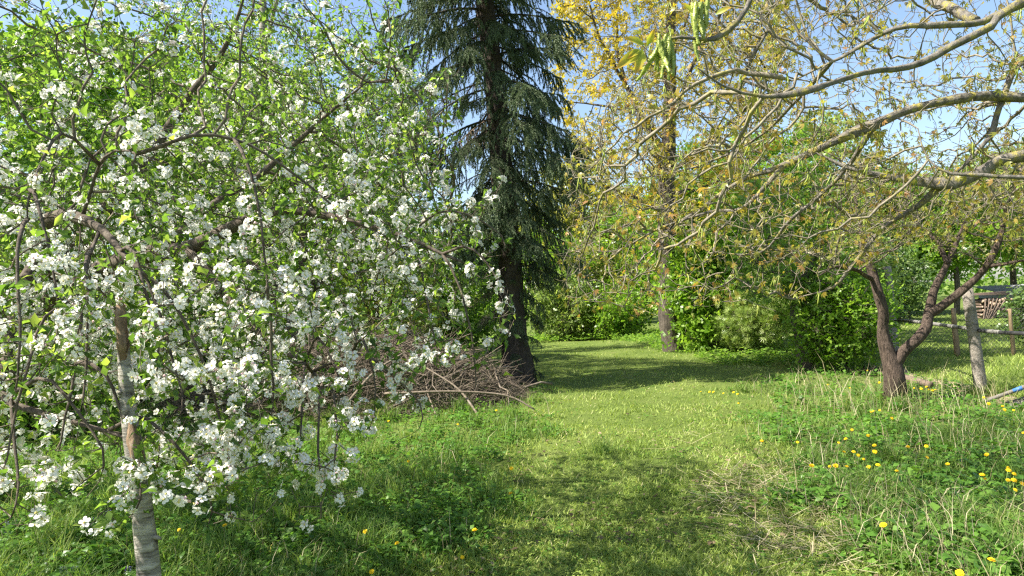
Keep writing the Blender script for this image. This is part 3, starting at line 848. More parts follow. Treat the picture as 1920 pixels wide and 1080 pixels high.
# far treeline closing the view
n = 17000
x = rng.uniform(-60, 75, n); y = rng.uniform(52, 66, n)
top = 5.5 + 3 * patch(x, 0 * x, .21, 1.0) + 2.2 * patch(x, y * .2, .83, 2.0)
zc = rng.random(n) ** .8 * top
lump = patch(x, zc * 1.3, 1.1, .5) + .3 * rng.random(n)
ok = lump > .42
fw = inst(LEAF_PAIR[0], LEAF_PAIR[1], np.stack([x, y, zc], -1)[ok], rand_dirs(ok.sum()), rand_dirs(ok.sum()) + np.array([0, 0, .6]), rng.uniform(.35, .75, ok.sum()))
stuff(tag(mk('far_wood', fw[0], fw[1], M['mid_leaf'], tint=fw[2]), 'far green wood closing the view behind the garden trees', 'wood'))
# ------------------------------------------------------------------ golden tree right of the path
GD = 18.1
gb = at(1263, 664, GD); gb[2] = -.05
gt = Tree()
gt.limb([gb, at(1258, 630, GD), at(1253, 560, GD), at(1250, 450, GD), at(1252, 300, GD), at(1256, 150, GD), at(1259, 0, GD), at(1262, -180, GD)], [.31, .25, .225, .21, .19, .15, .11, .03], step=.15)
for q, pts in enumerate([[(1251, 350), (1215, 260), (1180, 180), (1130, 80), (1095, -60)], [(1252, 300), (1200, 200), (1160, 90), (1125, -40)], [(1254, 240), (1300, 130), (1350, 40), (1390, -80)],
                         [(1251, 400), (1190, 370), (1130, 350), (1070, 340)], [(1255, 180), (1235, 80), (1205, -40)], [(1252, 330), (1320, 270), (1400, 200), (1450, 120)], [(1251, 380), (1310, 350), (1380, 330)],
                         [(1257, 120), (1290, 40), (1310, -80)], [(1253, 270), (1180, 210), (1110, 190), (1050, 190)]]):
    r0 = [.085, .08, .08, .05, .06, .06, .045, .06, .05][q]; n = len(pts)
    gt.limb([at(x, y, GD + dz) for (x, y), dz in zip(pts, np.linspace(0, [-.6, .9, .5, -1, 1.2, -.8, 1, -.8, .6][q] * 1.6, n))], list(np.linspace(r0, .014, n)), wob=.06, seed=q, step=.2)
n = 3200
px = rng.uniform(1035, 1500, n); py = rng.uniform(-260, 420, n); dd = rng.uniform(15.8, 20.6, n)
ok = (((px - 1265) / 240) ** 2 + ((py - 40) / 400) ** 2 < 1) & (rng.random(n) < np.clip(1.25 - py / 420, .25, 1))
gt.grow(np.array([at(a, b, c) for a, b, c in zip(px[ok], py[ok], dd[ok])]), step=.22, kill=.34, infl=3, trop=(0, 0, .12), jit=.3)
gt.spurs(.014, 2000, .12, .35, .3)
gt.radii(.0045, 2.3, .06)
plant(gt, 'golden_tree', 'tall straight-trunked tree with young golden-yellow leaves right of the path', 'tree', gb, M['gold_bark'], M['gold_bark'],
      [('crown', leaves(gt, LEAF_TUFT, 12500, .011, .082, .09, .5, .2), M['gold_leaf'])], rough=.07, trunk_sides=18, ridges=9, sides=((.012, 6), (0, 3)))

# ------------------------------------------------------------------ shrubs right of the path
bushy(1335, 17.4, 3.2, 1.1, .9, 'bright green broad-leaved shrub just right of the golden tree', 'lime_leaf', 11000, .10, 'shrub', 'shrub', .02, LEAF_PAIR, stems=5, N=380, kill=.22, step=.16, r0=.05)
bushy(1296, 20.0, 4.4, 1.3, 1.0, 'tall bright bush rising close behind the golden tree trunk', 'lime_leaf', 10000, .12, 'shrub', 'shrub', .02, LEAF_PAIR, stems=5, N=420, kill=.25, step=.18, r0=.05)
bushy(1395, 19.0, 4.2, 1.2, 1.0, 'tall loose green bush above the feathery conifer shrubs', 'lime_leaf', 9000, .12, 'shrub', 'shrub', .02, LEAF_PAIR, stems=5, N=420, kill=.25, step=.18, r0=.05)
bushy(1060, 25.5, 2.4, 1.3, .8, 'low pale bush in front of the thicket at the path end', 'pale_leaf', 5000, .10, 'shrub', 'shrub', .0, stems=6, N=260, kill=.28, step=.2)
bushy(1150, 25.0, 2.0, 1.2, .8, 'low yellow-green bush at the path end beside the golden trunk', 'lime_leaf', 5000, .09, 'shrub', 'shrub', .0, stems=6, N=240, kill=.28, step=.2)
def thuja(px, d, h, r, label):
    b = np.array([(px - 960) / FPX * d, d, 0.0]); t = Tree()
    t.limb([b, b + (0, 0, h * .5), b + (.03, 0, h * .95)], [.05, .04, .012])
    A = ellipsoid(b + (0, 0, h * .48), (r, r, h * .5), 520, .4); A = A[A[:, 2] > .06]
    t.grow(A, step=.11, kill=.16, infl=3, trop=(0, 0, .35)); t.spurs(.012, 1000, .08, .2, .6); t.radii(.003, 2.3, .02)
    return plant(t, 'conifer_shrub', label, 'shrub', b, M['gold_bark'], M['twig'], [('foliage', leaves(t, NEEDLES, 4200, .012, .125, .05, .1, -.5), M['thuja'])], sides=((0, 3),))
thuja(1428, 16.4, 2.1, .75, 'feathery yellow-green conifer shrub at the lawn edge, the taller one')
thuja(1383, 16.6, 1.35, .6, 'low feathery conifer shrub beside the bright broad-leaved one')
ib = at(1512, 700, 13.2); ib[2] = -.05
it = Tree()
it.limb([ib, at(1503, 640, 13.2), at(1492, 590, 13.2), at(1490, 540, 13.25), at(1468, 490, 13.3), at(1440, 430, 13.4)], [.15, .125, .11, .10, .08, .03], wob=.03, seed=3)
it.limb([at(1490, 545, 13.25), at(1515, 490, 13.3), at(1545, 430, 13.3), at(1570, 370, 13.3)], [.08, .065, .045, .02], wob=.04, seed=4)
it.limb([at(1470, 495, 13.3), at(1420, 485, 13.2), at(1370, 500, 13.1)], [.05, .035, .012], wob=.03, seed=5)
A = np.array([at(a, b, c) for a, b, c in zip(rng.uniform(1385, 1620, 700), rng.uniform(340, 560, 700), rng.uniform(12.4, 14.4, 700))])
it.grow(A, step=.15, kill=.24, infl=3); it.spurs(.012, 1500, .1, .25); it.radii(.004, 2.35, .04)
plant(it, 'twisted_tree', 'dark twisted tree with dim foliage between the conifer shrub and the forked tree', 'tree', ib, M['apple_bark'], M['twig'], [('crown', leaves(it, LEAF_PAIR, 6000, .012, .07, .08), M['mid_leaf'])], sides=((.012, 5), (0, 3)))
bushy(1572, 13.0, 1.9, .95, .8, 'dense green shrub against the dark twisted trunk', 'lime_leaf', 9000, .065, 'shrub', 'shrub', .0, LEAF_PAIR, stems=6, N=420, kill=.18, step=.13, r0=.035)
bushy(1590, 15.5, 3.0, .95, .9, 'tall olive-green shrub behind the dense one, left of the forked tree', 'thuja', 7000, .075, 'shrub', 'shrub', .0, LEAF_PAIR, stems=4, N=380, kill=.2, step=.15, r0=.05)

# ------------------------------------------------------------------ forked tree by the fence
FD = 9.5
fb = ground(1678, 748); fb[2] -= .06
ft = Tree()
ft.limb([fb, at(1677, 725, FD), at(1672, 690, FD), at(1664, 660, FD), at(1656, 620, FD), at(1655, 585, FD - .05), at(1645, 545, FD - .05), at(1634, 505, FD), at(1622, 475, FD), at(1610, 420, FD + .1), at(1600, 350, FD + .3)], [.175, .138, .13, .095, .075, .07, .065, .056, .046, .03, .01], step=.07, wob=.006, seed=2)
ft.limb([at(1674, 688, FD), at(1693, 662, FD - .05), at(1715, 640, FD - .1), at(1732, 618, FD - .1), at(1740, 585, FD), at(1748, 550, FD + .05), at(1768, 510, FD + .1), at(1785, 470, FD + .2), at(1815, 400, FD + .3)], [.1, .08, .076, .072, .062, .056, .046, .034, .011], step=.07, wob=.006, seed=3)
ft.limb([at(1741, 590, FD), at(1772, 570, FD - .1), at(1805, 545, FD - .2), at(1840, 510, FD - .3), at(1868, 455, FD - .4), at(1892, 380, FD - .5), at(1915, 320, FD - .5)], [.064, .058, .053, .043, .036, .026, .01], step=.08, wob=.008, seed=4)
ft.limb([at(1640, 525, FD), at(1610, 505, FD - .2), at(1570, 500, FD - .4), at(1540, 515, FD - .6)], [.035, .026, .018, .008], step=.08, wob=.02, seed=5)
ft.limb([at(1776, 495, FD + .1), at(1745, 440, FD + .3), at(1700, 400, FD + .5), at(1665, 390, FD + .6)], [.035, .028, .018, .008], step=.08, wob=.02, seed=6)
ft.limb([at(1845, 500, FD - .3), at(1885, 490, FD - .5), at(1940, 480, FD - .8)], [.03, .022, .01], step=.08, wob=.02, seed=7)
n = 900
A = np.array([at(a, b, c) for a, b, c in zip(rng.uniform(1560, 1980, n), rng.uniform(270, 475, n), rng.uniform(8.4, 10.8, n))])
ft.grow(A, step=.1, kill=.17, infl=1.5, trop=(0, 0, .06), jit=.35); ft.spurs(.009, 1500, .06, .18, .2); ft.radii(.0028, 2.3, .03)
plant(ft, 'forked_tree', 'brown-barked tree forking low beside the wire fence on the right', 'tree', fb, M['fork_bark'], M['twig'],
      [('foliage', leaves(ft, LEAF_PAIR, 3400, .007, .036, .04), M['olive_leaf'])], rough=.07, trunk_sides=16, limb_sides=12, first_trunk=1)

# ------------------------------------------------------------------ walnut, close on the right, trunk outside the picture
wt = Tree()
wB = np.array([6.3, 4.7, -.05])
wt.limb([wB, wB + (-.05, 0, 1.2), wB + (-.15, 0, 2.2), wB + (-.3, 0, 3.1), wB + (-.3, 0, 4.6)], [.3, .24, .21, .17, .1])
J = wB + (-.2, 0, 2.6)
L = [
 ([J, at(2250, 205, 4.6), at(1920, 177, 4.6), at(1820, 184, 4.6), at(1710, 203, 4.65), at(1640, 234, 4.7), at(1560, 268, 4.8), at(1470, 310, 5.0), at(1400, 338, 5.2), at(1330, 372, 5.4), at(1270, 420, 5.6), at(1230, 470, 5.7)], [.10, .065, .042, .04, .039, .036, .033, .028, .024, .018, .012, .007]),
 ([wB + (-.15, 0, 2.3), at(2280, 270, 4.2), at(1920, 292, 4.2), at(1850, 317, 4.25), at(1785, 344, 4.3), at(1720, 346, 4.4), at(1650, 332, 4.5), at(1590, 312, 4.6), at(1530, 282, 4.7)], [.09, .06, .048, .046, .044, .034, .028, .018, .008]),
 ([wB + (-.3, 0, 3.3), at(2250, -110, 3.2), at(1920, 8, 3.0), at(1860, 44, 3.0), at(1780, 78, 3.0), at(1700, 120, 3.0), at(1610, 150, 2.95), at(1500, 178, 2.9), at(1430, 183, 2.9), at(1350, 158, 2.85), at(1305, 125, 2.8)], [.07, .04, .022, .021, .019, .017, .014, .011, .009, .006, .004]),
 ([wB + (-.3, 0, 3.6), at(2100, -30, 3.8), at(1900, 15, 3.8), at(1840, 38, 3.8), at(1760, 47, 3.8), at(1670, 62, 3.9), at(1570, 115, 4.0), at(1480, 152, 4.2)], [.06, .04, .026, .024, .021, .017, .011, .006]),
 ([wB + (-.3, 0, 4.0), at(1700, -420, 2.6), at(1500, -160, 2.2), at(1430, -60, 2.05), at(1400, 15, 2.0), at(1370, 60, 1.97), at(1330, 80, 1.95), at(1285, 74, 1.9), at(1240, 92, 1.88)], [.05, .022, .013, .011, .0095, .008, .007, .0055, .003]),
 ([at(2000, 182, 4.6), at(1925, 110, 4.6), at(1880, 190, 4.65), at(1865, 245, 4.65), at(1835, 285, 4.6), at(1800, 320, 4.6)], [.03, .026, .024, .021, .018, .01]),
 ([at(1830, 40, 3.8), at(1700, -20, 4.6), at(1560, -70, 5.4), at(1470, 0, 5.9), at(1420, 85, 6.0), at(1385, 160, 6.1), at(1352, 222, 6.2)], [.03, .028, .026, .024, .021, .015, .008]),
 ([at(1470, 310, 5.0), at(1400, 385, 5.2), at(1330, 395, 5.4), at(1250, 425, 5.6), at(1160, 468, 5.8), at(1090, 470, 6.0)], [.022, .018, .014, .011, .008, .004]),
 ([at(1765, 345, 4.35), at(1710, 388, 4.5), at(1650, 425, 4.7), at(1600, 485, 4.8), at(1560, 535, 4.9), at(1500, 555, 5.0)], [.026, .021, .017, .013, .009, .004]),
 ([at(1640, 234, 4.7), at(1570, 330, 5.2), at(1480, 410, 5.5), at(1430, 470, 5.7), at(1350, 470, 5.9)], [.02, .018, .014, .01, .004]),
 ([at(1990, 330, 3.7), at(1920, 333, 3.7), at(1830, 331, 3.75), at(1775, 328, 3.8), at(1735, 300, 3.85), at(1715, 240, 3.9)], [.014, .013, .012, .01, .007, .004]),
 ([at(1560, 115, 4.0), at(1450, 230, 4.8), at(1340, 300, 5.3), at(1240, 330, 5.6), at(1120, 340, 5.9)], [.013, .012, .010, .007, .004]),
]
for q, (p, r) in enumerate(L):
    wt.limb(p, [v * (.78 if i_ > 0 else 1) for i_, v in enumerate(r)], step=.07, wob=.012, seed=q)
n = 4400
px = rng.uniform(1045, 2150, n); py = rng.uniform(-200, 590, n); dd = rng.uniform(3.9, 7.2, n)
edge = 1045 + np.clip((330 - py) * .55, -30, 260)
ok = (px > edge) & (py < 590 - np.clip(px - 1300, 0, 500) * .3) & (rng.random(n) < np.where((px > 1640) & (py < 330), .55, 1)) & (rng.random(n) < np.where(py > 470, .55, 1))
wt.grow(np.array([at(a, b, c) for a, b, c in zip(px[ok], py[ok], dd[ok])]), step=.09, kill=.125, infl=1.3, trop=(0, 0, -.03), jit=.36)
wt.spurs(.008, 4600, .06, .26, .3)
wt.radii(.0023, 2.35, .02)
walnut = plant(wt, 'walnut_tree', 'walnut tree at the right, lichened limbs reaching across with bronze leaves and catkins', 'tree', wB, M['walnut_bark'], M['walnut_twig'],
               [('young_leaves', leaves(wt, LEAF_WALNUT, 8000, .004, .038, .02, .4, 1.1), M['walnut_leaf'])], rough=.11, limb_sides=12)

def catkin(L, r, n, k, bump, curve, seed):
    rr = np.random.default_rng(seed); t = np.linspace(0, 1, n)
    P = np.stack([curve * t ** 2, .3 * curve * np.sin(t * 3), -L * t], -1)
    R = r * (np.sin(np.clip(t * 1.1 + .08, 0, 1) * np.pi * .93) ** .4) * (1 + bump * np.where(np.arange(n) % 2, 1, -1))
    V, F = sweep(P, np.maximum(R, r * .15), k, bump, seed)
    return V, F
CK = [catkin(.075, .0044, 4, 3, 0, c, s) for s, c in enumerate((.01, -.02, .025))]
c, pos, d = wt.tips(.0036)
k = rng.integers(0, len(c), 900)
pos, cnt = pos[k], len(k)
pieces = []
for q, (V, F) in enumerate(CK):
    p = np.repeat(pos[q::3], 3, 0); p = p + rng.normal(size=p.shape) * .006
    a = rng.random(len(p)) * 6.28
    Yd = np.stack([np.cos(a), np.sin(a), 0 * a], -1); Z = np.tile([0, 0, 1.0], (len(p), 1)) + rand_dirs(len(p)) * .35
    pieces.append(inst(V, F, p, nrm(np.cross(np.cross(Z, Yd), Z)), Z, rng.uniform(.5, 1.2, len(p))))
V, F, T = merge(pieces)
stuff(mk('catkins', V - wB, F, M['catkin'], walnut, T))
# the big catkins hanging close to the camera
CB = [catkin(.12, .0066, 44, 12, .26, c, 70 + s) for s, c in enumerate((.02, -.015, .035, .005))]
CBM = []
for V, F in CB:
    me = bpy.data.meshes.new('catkin'); fill(me, V, F, np.random.default_rng(1).random(len(V)), False); me.materials.append(M['catkin']); CBM.append(me)
for px, py, dd, cnt in ((1240, 92, 1.88, 7), (1312, 30, 1.93, 6), (1290, 78, 1.9, 1)):
    for q in range(cnt):
        o = link('catkin', CBM[q % 4], walnut)
        o.location = Vector(at(px + random.uniform(-16, 16), py - 26 + random.uniform(-12, 10), dd + random.uniform(-.02, .02)) - wB)
        o.rotation_euler = (random.uniform(-.2, .2), random.uniform(-.35, .35), random.uniform(0, 6.28)); s = random.uniform(.65, 1.1); o.scale = (s, s, s)
lv = bpy.data.meshes.new('young_leaf'); fill(lv, LEAF[0], LEAF[1], np.array([.1, .4, .4, .3, .75, .75, .95])); lv.materials.append(M['young_leaf'])
for px, py, ex, ey in ((1205, 95, 1165, 120), (1205, 90, 1195, 128), (1210, 85, 1178, 72), (1212, 88, 1225, 60), (1200, 92, 1182, 105), (1340, 28, 1365, 15), (1300, 25, 1282, 8)):
    o = link('young_leaf', lv, walnut); s = Vector(at(px, py, 1.88)); e = Vector(at(ex, ey, 1.86)); yv = (e - s).normalized(); xv = yv.cross(Vector((.2, -1, .3))).normalized(); zv = xv.cross(yv)
    sc_ = (e - s).length * 1.25; p = s - Vector(wB)
    o.matrix_local = Matrix(((xv.x, yv.x, zv.x, p.x), (xv.y, yv.y, zv.y, p.y), (xv.z, yv.z, zv.z, p.z), (0, 0, 0, 1))) @ Matrix.Diagonal((sc_ * .6, sc_, sc_, 1))
# ------------------------------------------------------------------ brush pile
pc = np.array([-2.75, 11.0])
pile = thing('brush_pile', 'heaped pile of cut brown branches and twigs beside the spruce', 'brush pile', (pc[0], pc[1], 0))
def pile_h(x, y):
    return 1.12 * np.clip(1 - ((x - pc[0]) / 2.9) ** 2 - ((y - pc[1]) / 1.45) ** 2, 0, 1) ** .75
def stick(x, y, L, az, r, tw, seed, lift=0):
    n = 6 if r > .0061 else 4; s = np.linspace(-.5, .5, n) * L
    rr = np.random.default_rng(seed)
    X = x + s * math.cos(az) + rr.normal() * .12 * L * (s / L) ** 2; Y = y + s * math.sin(az) + rr.normal() * .2 * L * (s / L) ** 2
    Zc = pile_h(x, y) + lift
    Z = np.maximum(Zc + s * tw - .35 * s ** 2 / max(L, .3), .02 + r)
    P = np.stack([X, Y, Z], -1) + rr.normal(size=(n, 3)) * .02 * L
    return P, r * np.linspace(1.15, .5, n)
for q in range(110):
    a = random.random() * 6.28; u = math.sqrt(random.random()) * .97
    x, y = pc[0] + 2.8 * u * math.cos(a), pc[1] + 1.4 * u * math.sin(a) - .1
    az = random.gauss(.1, .8) + (math.pi if random.random() < .5 else 0)
    Pk, Rk = stick(x, y, random.uniform(.5, 1.6), az, random.uniform(.006, .02), random.gauss(0, .3), q, random.uniform(-.12, .06))
    V, F = sweep(Pk, Rk, 6, .06, q)
    mk('branch', V - (pc[0], pc[1], 0), F, M['brush'], pile)
for pts, r in (([(720, 738, 9.5), (850, 734, 9.45), (950, 742, 9.4), (1003, 768, 9.3)], .018), ([(640, 770, 9.3), (700, 700, 9.6), (760, 660, 9.9)], .022), ([(560, 790, 9.2), (572, 730, 9.4), (590, 690, 9.6)], .03), ([(905, 790, 9.2), (860, 730, 9.6), (800, 690, 9.9)], .018)):
    Pk, Rk = smooth_path([at(*p) for p in pts], list(np.linspace(r, r * .6, len(pts))), .1)
    V, F = sweep(Pk, Rk, 8, .08, 5); mk('branch', V - (pc[0], pc[1], 0), F, M['brush'], pile)
pieces = []
for q in range(4200):
    a = random.random() * 6.28; u = math.sqrt(random.random())
    x, y = pc[0] + 2.95 * u * math.cos(a), pc[1] + 1.5 * u * math.sin(a)
    Pk, Rk = stick(x, y, random.uniform(.3, 1.1), random.gauss(.1, 1.1), random.uniform(.0025, .006), random.gauss(0, .5), 200 + q, random.uniform(-.2, .08))
    V, F = sweep(Pk, Rk, 3, 0, 0, cap=False); pieces.append((V, F, None))
V, F, T = merge(pieces)
stuff(mk('twigs', V - (pc[0], pc[1], 0), F, M['brush'], pile))

# ------------------------------------------------------------------ fence
p1 = ground(1842, 742)
p2 = at(1676, 660, 14.8)
ux2 = nrm(at(1960, 640, 13.9)[:2] - p2[:2])
f0 = p2[:2] - ux2 * 1.6
flen = 6.4
fo = np.array([p2[0], p2[1], 0])
fence = thing('wire_fence', 'chain-link fence crossing the lawn behind the forked tree', 'fence', fo)
def post(foot, top, w, mat, name, seed, parent, org):
    n = 9; t = np.linspace(0, 1, n)[:, None]
    Pk = foot + (top - foot) * t
    V, F = sweep(Pk, np.full(n, w * .6) * np.linspace(1.08, .92, n), 12, .025, seed)
    c = np.repeat(Pk, 12, 0); body = V[:len(c)]; d = body - c        # squarish section
    m = np.abs(d[:, :2]).max(1, keepdims=True); l = np.linalg.norm(d[:, :2], axis=1, keepdims=True)
    body[:, :2] = c[:, :2] + d[:, :2] * (.55 + .45 * l / m) * .88
    return mk(name, V - org, F, mat, parent)
cp = thing('concrete_post', 'thick leaning concrete post standing alone at the right beside the forked tree', 'post', (p1[0], p1[1], 0))
post(np.array([p1[0], p1[1], -.1]), at(1813, 540, 9.45), .135, M['concrete'], 'shaft', 1, cp, np.array([p1[0], p1[1], 0]))
for q, h in enumerate((.45, .95)):
    c = np.array([p1[0], p1[1], 0]) + (at(1813, 540, 9.45) - np.array([p1[0], p1[1], 0])) * (h / 1.45); a_ = np.linspace(0, 2 * np.pi, 15)
    V, F = sweep(np.stack([.1 * np.cos(a_), .1 * np.sin(a_), 0 * a_ + .01 * np.sin(3 * a_)], -1) + c, np.full(15, .003), 4, 0, 0, cap=False); mk('wire_loop', V - (p1[0], p1[1], 0), F, M['wire'], cp)
post(np.array([p2[0] + .02, p2[1], -.1]), at(1663, 500, 14.7), .16, M['concrete'], 'post', 2, fence, fo)
q = f0 + ux2 * 5.6; post(np.array([q[0], q[1], -.1]), np.array([q[0] - .05, q[1], 1.5]), .15, M['concrete'], 'post', 3, fence, fo)
for along, h, r in ((2.75, 1.0, .05), (3.75, .95, .035)):
    q = f0 + ux2 * along; V, F = sweep(np.linspace(np.array([q[0], q[1] - .06, -.05]), np.array([q[0] - .03, q[1] - .06, h]), 8), np.full(8, r), 7, .12, 2); mk('wooden_stake', V - fo, F, M['stake'], fence)
# mesh: two families of slanting wires that bend round each other
pieces = []
nrmv = np.array([-ux2[1], ux2[0]])
H0, H1, pitch = .03, 1.0, .085
for sgn in (1, -1):
    for s in np.arange(-1.3, flen + 1.3, pitch):
        m = 15; h = np.linspace(H0, H1, m); along = s + sgn * (h - H0) * .95
        keep = (along > 0) & (along < flen)
        if keep.sum() < 2:
            continue
        h, along = h[keep], along[keep]
        sag = 1 - .06 * np.sin(along * 1.05) ** 2
        xy = f0 + ux2 * along[:, None] + nrmv * (.004 * sgn * np.where(np.arange(len(h)) % 2, 1, -1) + .03 * np.sin(along * 2.1) * h)[:, None]
        V, F = sweep(np.column_stack([xy, h * sag]), np.full(len(h), .0036), 3, 0, 0, cap=False); pieces.append((V, F, None))
for h in (.5, .99):
    al = np.linspace(0, flen, 60); Pk = np.column_stack([f0 + ux2 * al[:, None] + nrmv * .01, h * (1 - .06 * np.sin(al * 1.05) ** 2)])
    V, F = sweep(Pk, np.full(60, .003), 4, 0, 0); pieces.append((V, F, None))
V, F, T = merge(pieces)
stuff(mk('wire_mesh', V - fo, F, M['wire'], fence))

# pole lying along the fence: dark with pale bands
def pole(pts, rad, label, name='pole', bands=None, mat='pole_grey', group=None, end=None):
    P0 = np.array(pts[0], float); o = thing(name, label, 'pole', P0, group)
    Pk, Rk = smooth_path(pts, rad, .05)
    V, F = sweep(Pk, Rk, 10, .03, int(abs(P0[0]) * 100)); mk('shaft', V - P0, F, M[mat], o)
    for a, b, m in bands or []:
        i0, i1 = int(a * len(Pk)), max(int(b * len(Pk)), int(a * len(Pk)) + 2)
        V, F = sweep(Pk[i0:i1 + 1], Rk[i0:i1 + 1] * 1.06, 10, 0, 0); mk('band', V - P0, F, M[m], o)
    return o
pts = [at(1662, 607, 14.5), at(1690, 601, 13.2), at(1740, 606, 11.6), at(1800, 614, 10.1), at(1850, 621, 9.2), at(1925, 626, 8.4)]
pole(pts, [.026, .028, .028, .028, .028, .026], 'long dark pole with pale worn bands lying along the fence', bands=[(.22, .3, 'pole_white'), (.36, .42, 'pole_white'), (.5, .58, 'pole_white'), (.64, .68, 'pole_white'), (.74, .82, 'pole_white'), (.88, .92, 'pole_white')], mat='pole_black')
ends = [((1848, 752), (2050, 672), .024, 'grey pole with a blue band, topmost of the bundle at the right edge', [(.25, .27, 'blue_plastic')]),
        ((1884, 758), (2060, 700), .026, 'upper grey pole of the fanned bundle at the right edge', None), ((1890, 764), (2060, 722), .026, 'middle grey pole of the fanned bundle at the right edge', [(.1, .16, 'pole_black')]),
        ((1900, 766), (2070, 742), .024, 'lower grey pole of the fanned bundle at the right edge', None), ((1893, 770), (2060, 760), .024, 'lowest grey pole of the fanned bundle at the right edge', [(.14, .2, 'pole_black')])]
for q, ((ax_, ay_), (bx_, by_), r, lab, bd) in enumerate(ends):
    a = at(ax_, ay_, 8.7 - .05 * q); a[2] = max(a[2], .03 + terrain(a[0], a[1])); b = at(bx_, by_, 8.0 - .05 * q)
    pole([a, (a + b) / 2 + (0, 0, -.015), b], [r, r, r], lab, bands=bd, group='loose poles by the fence')

# ------------------------------------------------------------------ across the lawn: firewood, cart, shed
wb_ = at(1862, 612, 26.5); wb_[2] = 0
wood = thing('firewood_stack', 'rough stack of split firewood under old boards beyond the lawn', 'firewood', wb_)
lg = []
for s in range(4):
    n = 9; a = np.arange(n) * 2 * np.pi / n; rr = np.random.default_rng(s).uniform(.8, 1.15, n); rr[s % n] *= .6
    ring = np.stack([np.cos(a) * rr, np.zeros(n), np.sin(a) * rr], -1)
    V = np.vstack([ring + (0, -.5, 0), ring + (0, .5, 0), [[0, -.5, 0], [0, .5, 0]]]); j = np.arange(n); j2 = (j + 1) % n
    me = bpy.data.meshes.new('log'); fill(me, V, [np.stack([j, j2, n + j2, n + j], -1), np.concatenate([np.stack([np.full(n, 2 * n), j2, j], -1), np.stack([np.full(n, 2 * n + 1), n + j, n + j2], -1)])], None, False, [0] * n + [1] * (2 * n))
    me.materials.append(M['log_bark']); me.materials.append(M['log_end']); lg.append(me)
zz = .08
while zz < .85:
    x = -.62 + random.uniform(0, .06)
    while x < .62:
        r = random.uniform(.05, .1); o = link('log', random.choice(lg), wood); o.location = (x + r, random.uniform(-.08, .08), zz + random.uniform(-.02, .02))
        o.scale = (r, random.uniform(.35, .5), r * random.uniform(.8, 1.1)); o.rotation_euler = (random.uniform(-.1, .1), random.uniform(0, 6.28), random.uniform(-.25, .25)); x += r * 1.95
    zz += .13
for q in range(4):
    V = np.array([[x, y, z] for z in (0, .025) for y in (-.3, .3) for x in (-.75, .75)], float); F = np.array([[0, 2, 3, 1], [4, 5, 7, 6], [0, 1, 5, 4], [2, 6, 7, 3], [0, 4, 6, 2], [1, 3, 7, 5]])
    o = mk('board', V, F, M['log_bark'], wood, smooth=False); o.location = (random.uniform(-.08, .08), -.12 + .1 * q, .93 + .028 * q); o.rotation_euler = (0, random.uniform(-.03, .03), random.uniform(-.08, .08)); o.scale = (1, .45, 1)
# leaning sticks at the end of the stack
for q in range(6):
    V, F = sweep(*smooth_path([(-.7 + .05 * q, -.5, 0), (-.55 + .12 * q, -.42, .5), (-.5 + .16 * q, -.36, .8)], [.03, .028, .022], .1), 6, .1, q); mk('leaning_stick', V, F, M['log_bark'], wood)

cb = at(1694, 613, 27.0); cb[2] = 0
cart = thing('toy_cart', 'small red cart with a blue tub across the lawn', 'toy cart', cb)
def box(x0, x1, y0, y1, z0, z1):
    V = np.array([[x, y, z] for z in (z0, z1) for y in (y0, y1) for x in (x0, x1)], float)
    return V, np.array([[0, 2, 3, 1], [4, 5, 7, 6], [0, 1, 5, 4], [2, 6, 7, 3], [0, 4, 6, 2], [1, 3, 7, 5]])
for x0, x1, z0, z1 in ((-.26, -.2, .05, .42), (.2, .26, .05, .42), (-.2, .2, .36, .42), (-.2, .2, .1, .15)):
    V, F = box(x0, x1, -.03, .03, z0, z1); mk('frame_bar', V, F, M['red_plastic'], cart, smooth=False)
t = np.linspace(0, 1, 8); Pk = np.stack([0 * t - .12, 0 * t + .12, .3 + .42 * t], -1)
V, F = sweep(Pk, np.array([.16, .22, .25, .27, .28, .29, .30, .27]), 14, 0, 0); mk('tub', V, F, M['blue_plastic'], cart)
V, F = sweep(np.stack([0 * t, 0 * t + .1, .05 + .2 * t], -1), np.full(8, .13), 10, 0, 0); mk('base', V, F, M['pole_white'], cart)
for x in (-.23, .23):
    a = np.linspace(0, 2 * np.pi, 13); ring = np.stack([0 * a + x, .08 * np.cos(a), .09 + .08 * np.sin(a)], -1); V, F = sweep(ring, np.full(13, .022), 6, 0, 0, cap=False); mk('wheel', V, F, M['pole_black'], cart)

def shed(px, d, w, h, dep, label):
    b = np.array([(px - 960) / FPX * d, d, 0.0]); s = thing('garden_shed', label, 'shed', b)
    V, F = box(-w / 2, w / 2, 0, dep, 0, h); mk('wall', V, F, M['shed_wall'], s, smooth=False)
    n = 40; x = np.linspace(-w / 2 - .15, w / 2 + .15, n); zr = h + .03 + .02 * np.sin(np.arange(n) * 1.57)
    V = np.vstack([np.stack([x, 0 * x - .2, zr + .02], -1), np.stack([x, 0 * x + dep + .2, zr + .35], -1), np.stack([x, 0 * x - .2, zr], -1), np.stack([x, 0 * x + dep + .2, zr + .33], -1)])
    j = np.arange(n - 1); F = np.concatenate([np.stack([j, j + 1, n + j + 1, n + j], -1), np.stack([2 * n + j, 3 * n + j, 3 * n + j + 1, 2 * n + j + 1], -1), np.stack([j, 2 * n + j, 2 * n + j + 1, j + 1], -1)])
    mk('roof', V, F, M['roof_sheet'], s, smooth=False)
    V, F = box(-.35, .35, -.03, .01, 0, h * .85); dr = mk('door', V, F, M['stake'], s, smooth=False)
    V, F = box(.24, .28, -.06, -.03, h * .4, h * .47); mk('handle', V, F, M['pole_black'], dr, smooth=False)
shed(1925, 30.5, 2.2, .85, 1.6, 'low grey shed behind the firewood at the right edge')
shed(1622, 27.5, 1.6, .85, 1.2, 'low grey shed across the lawn, left of the forked tree trunk')

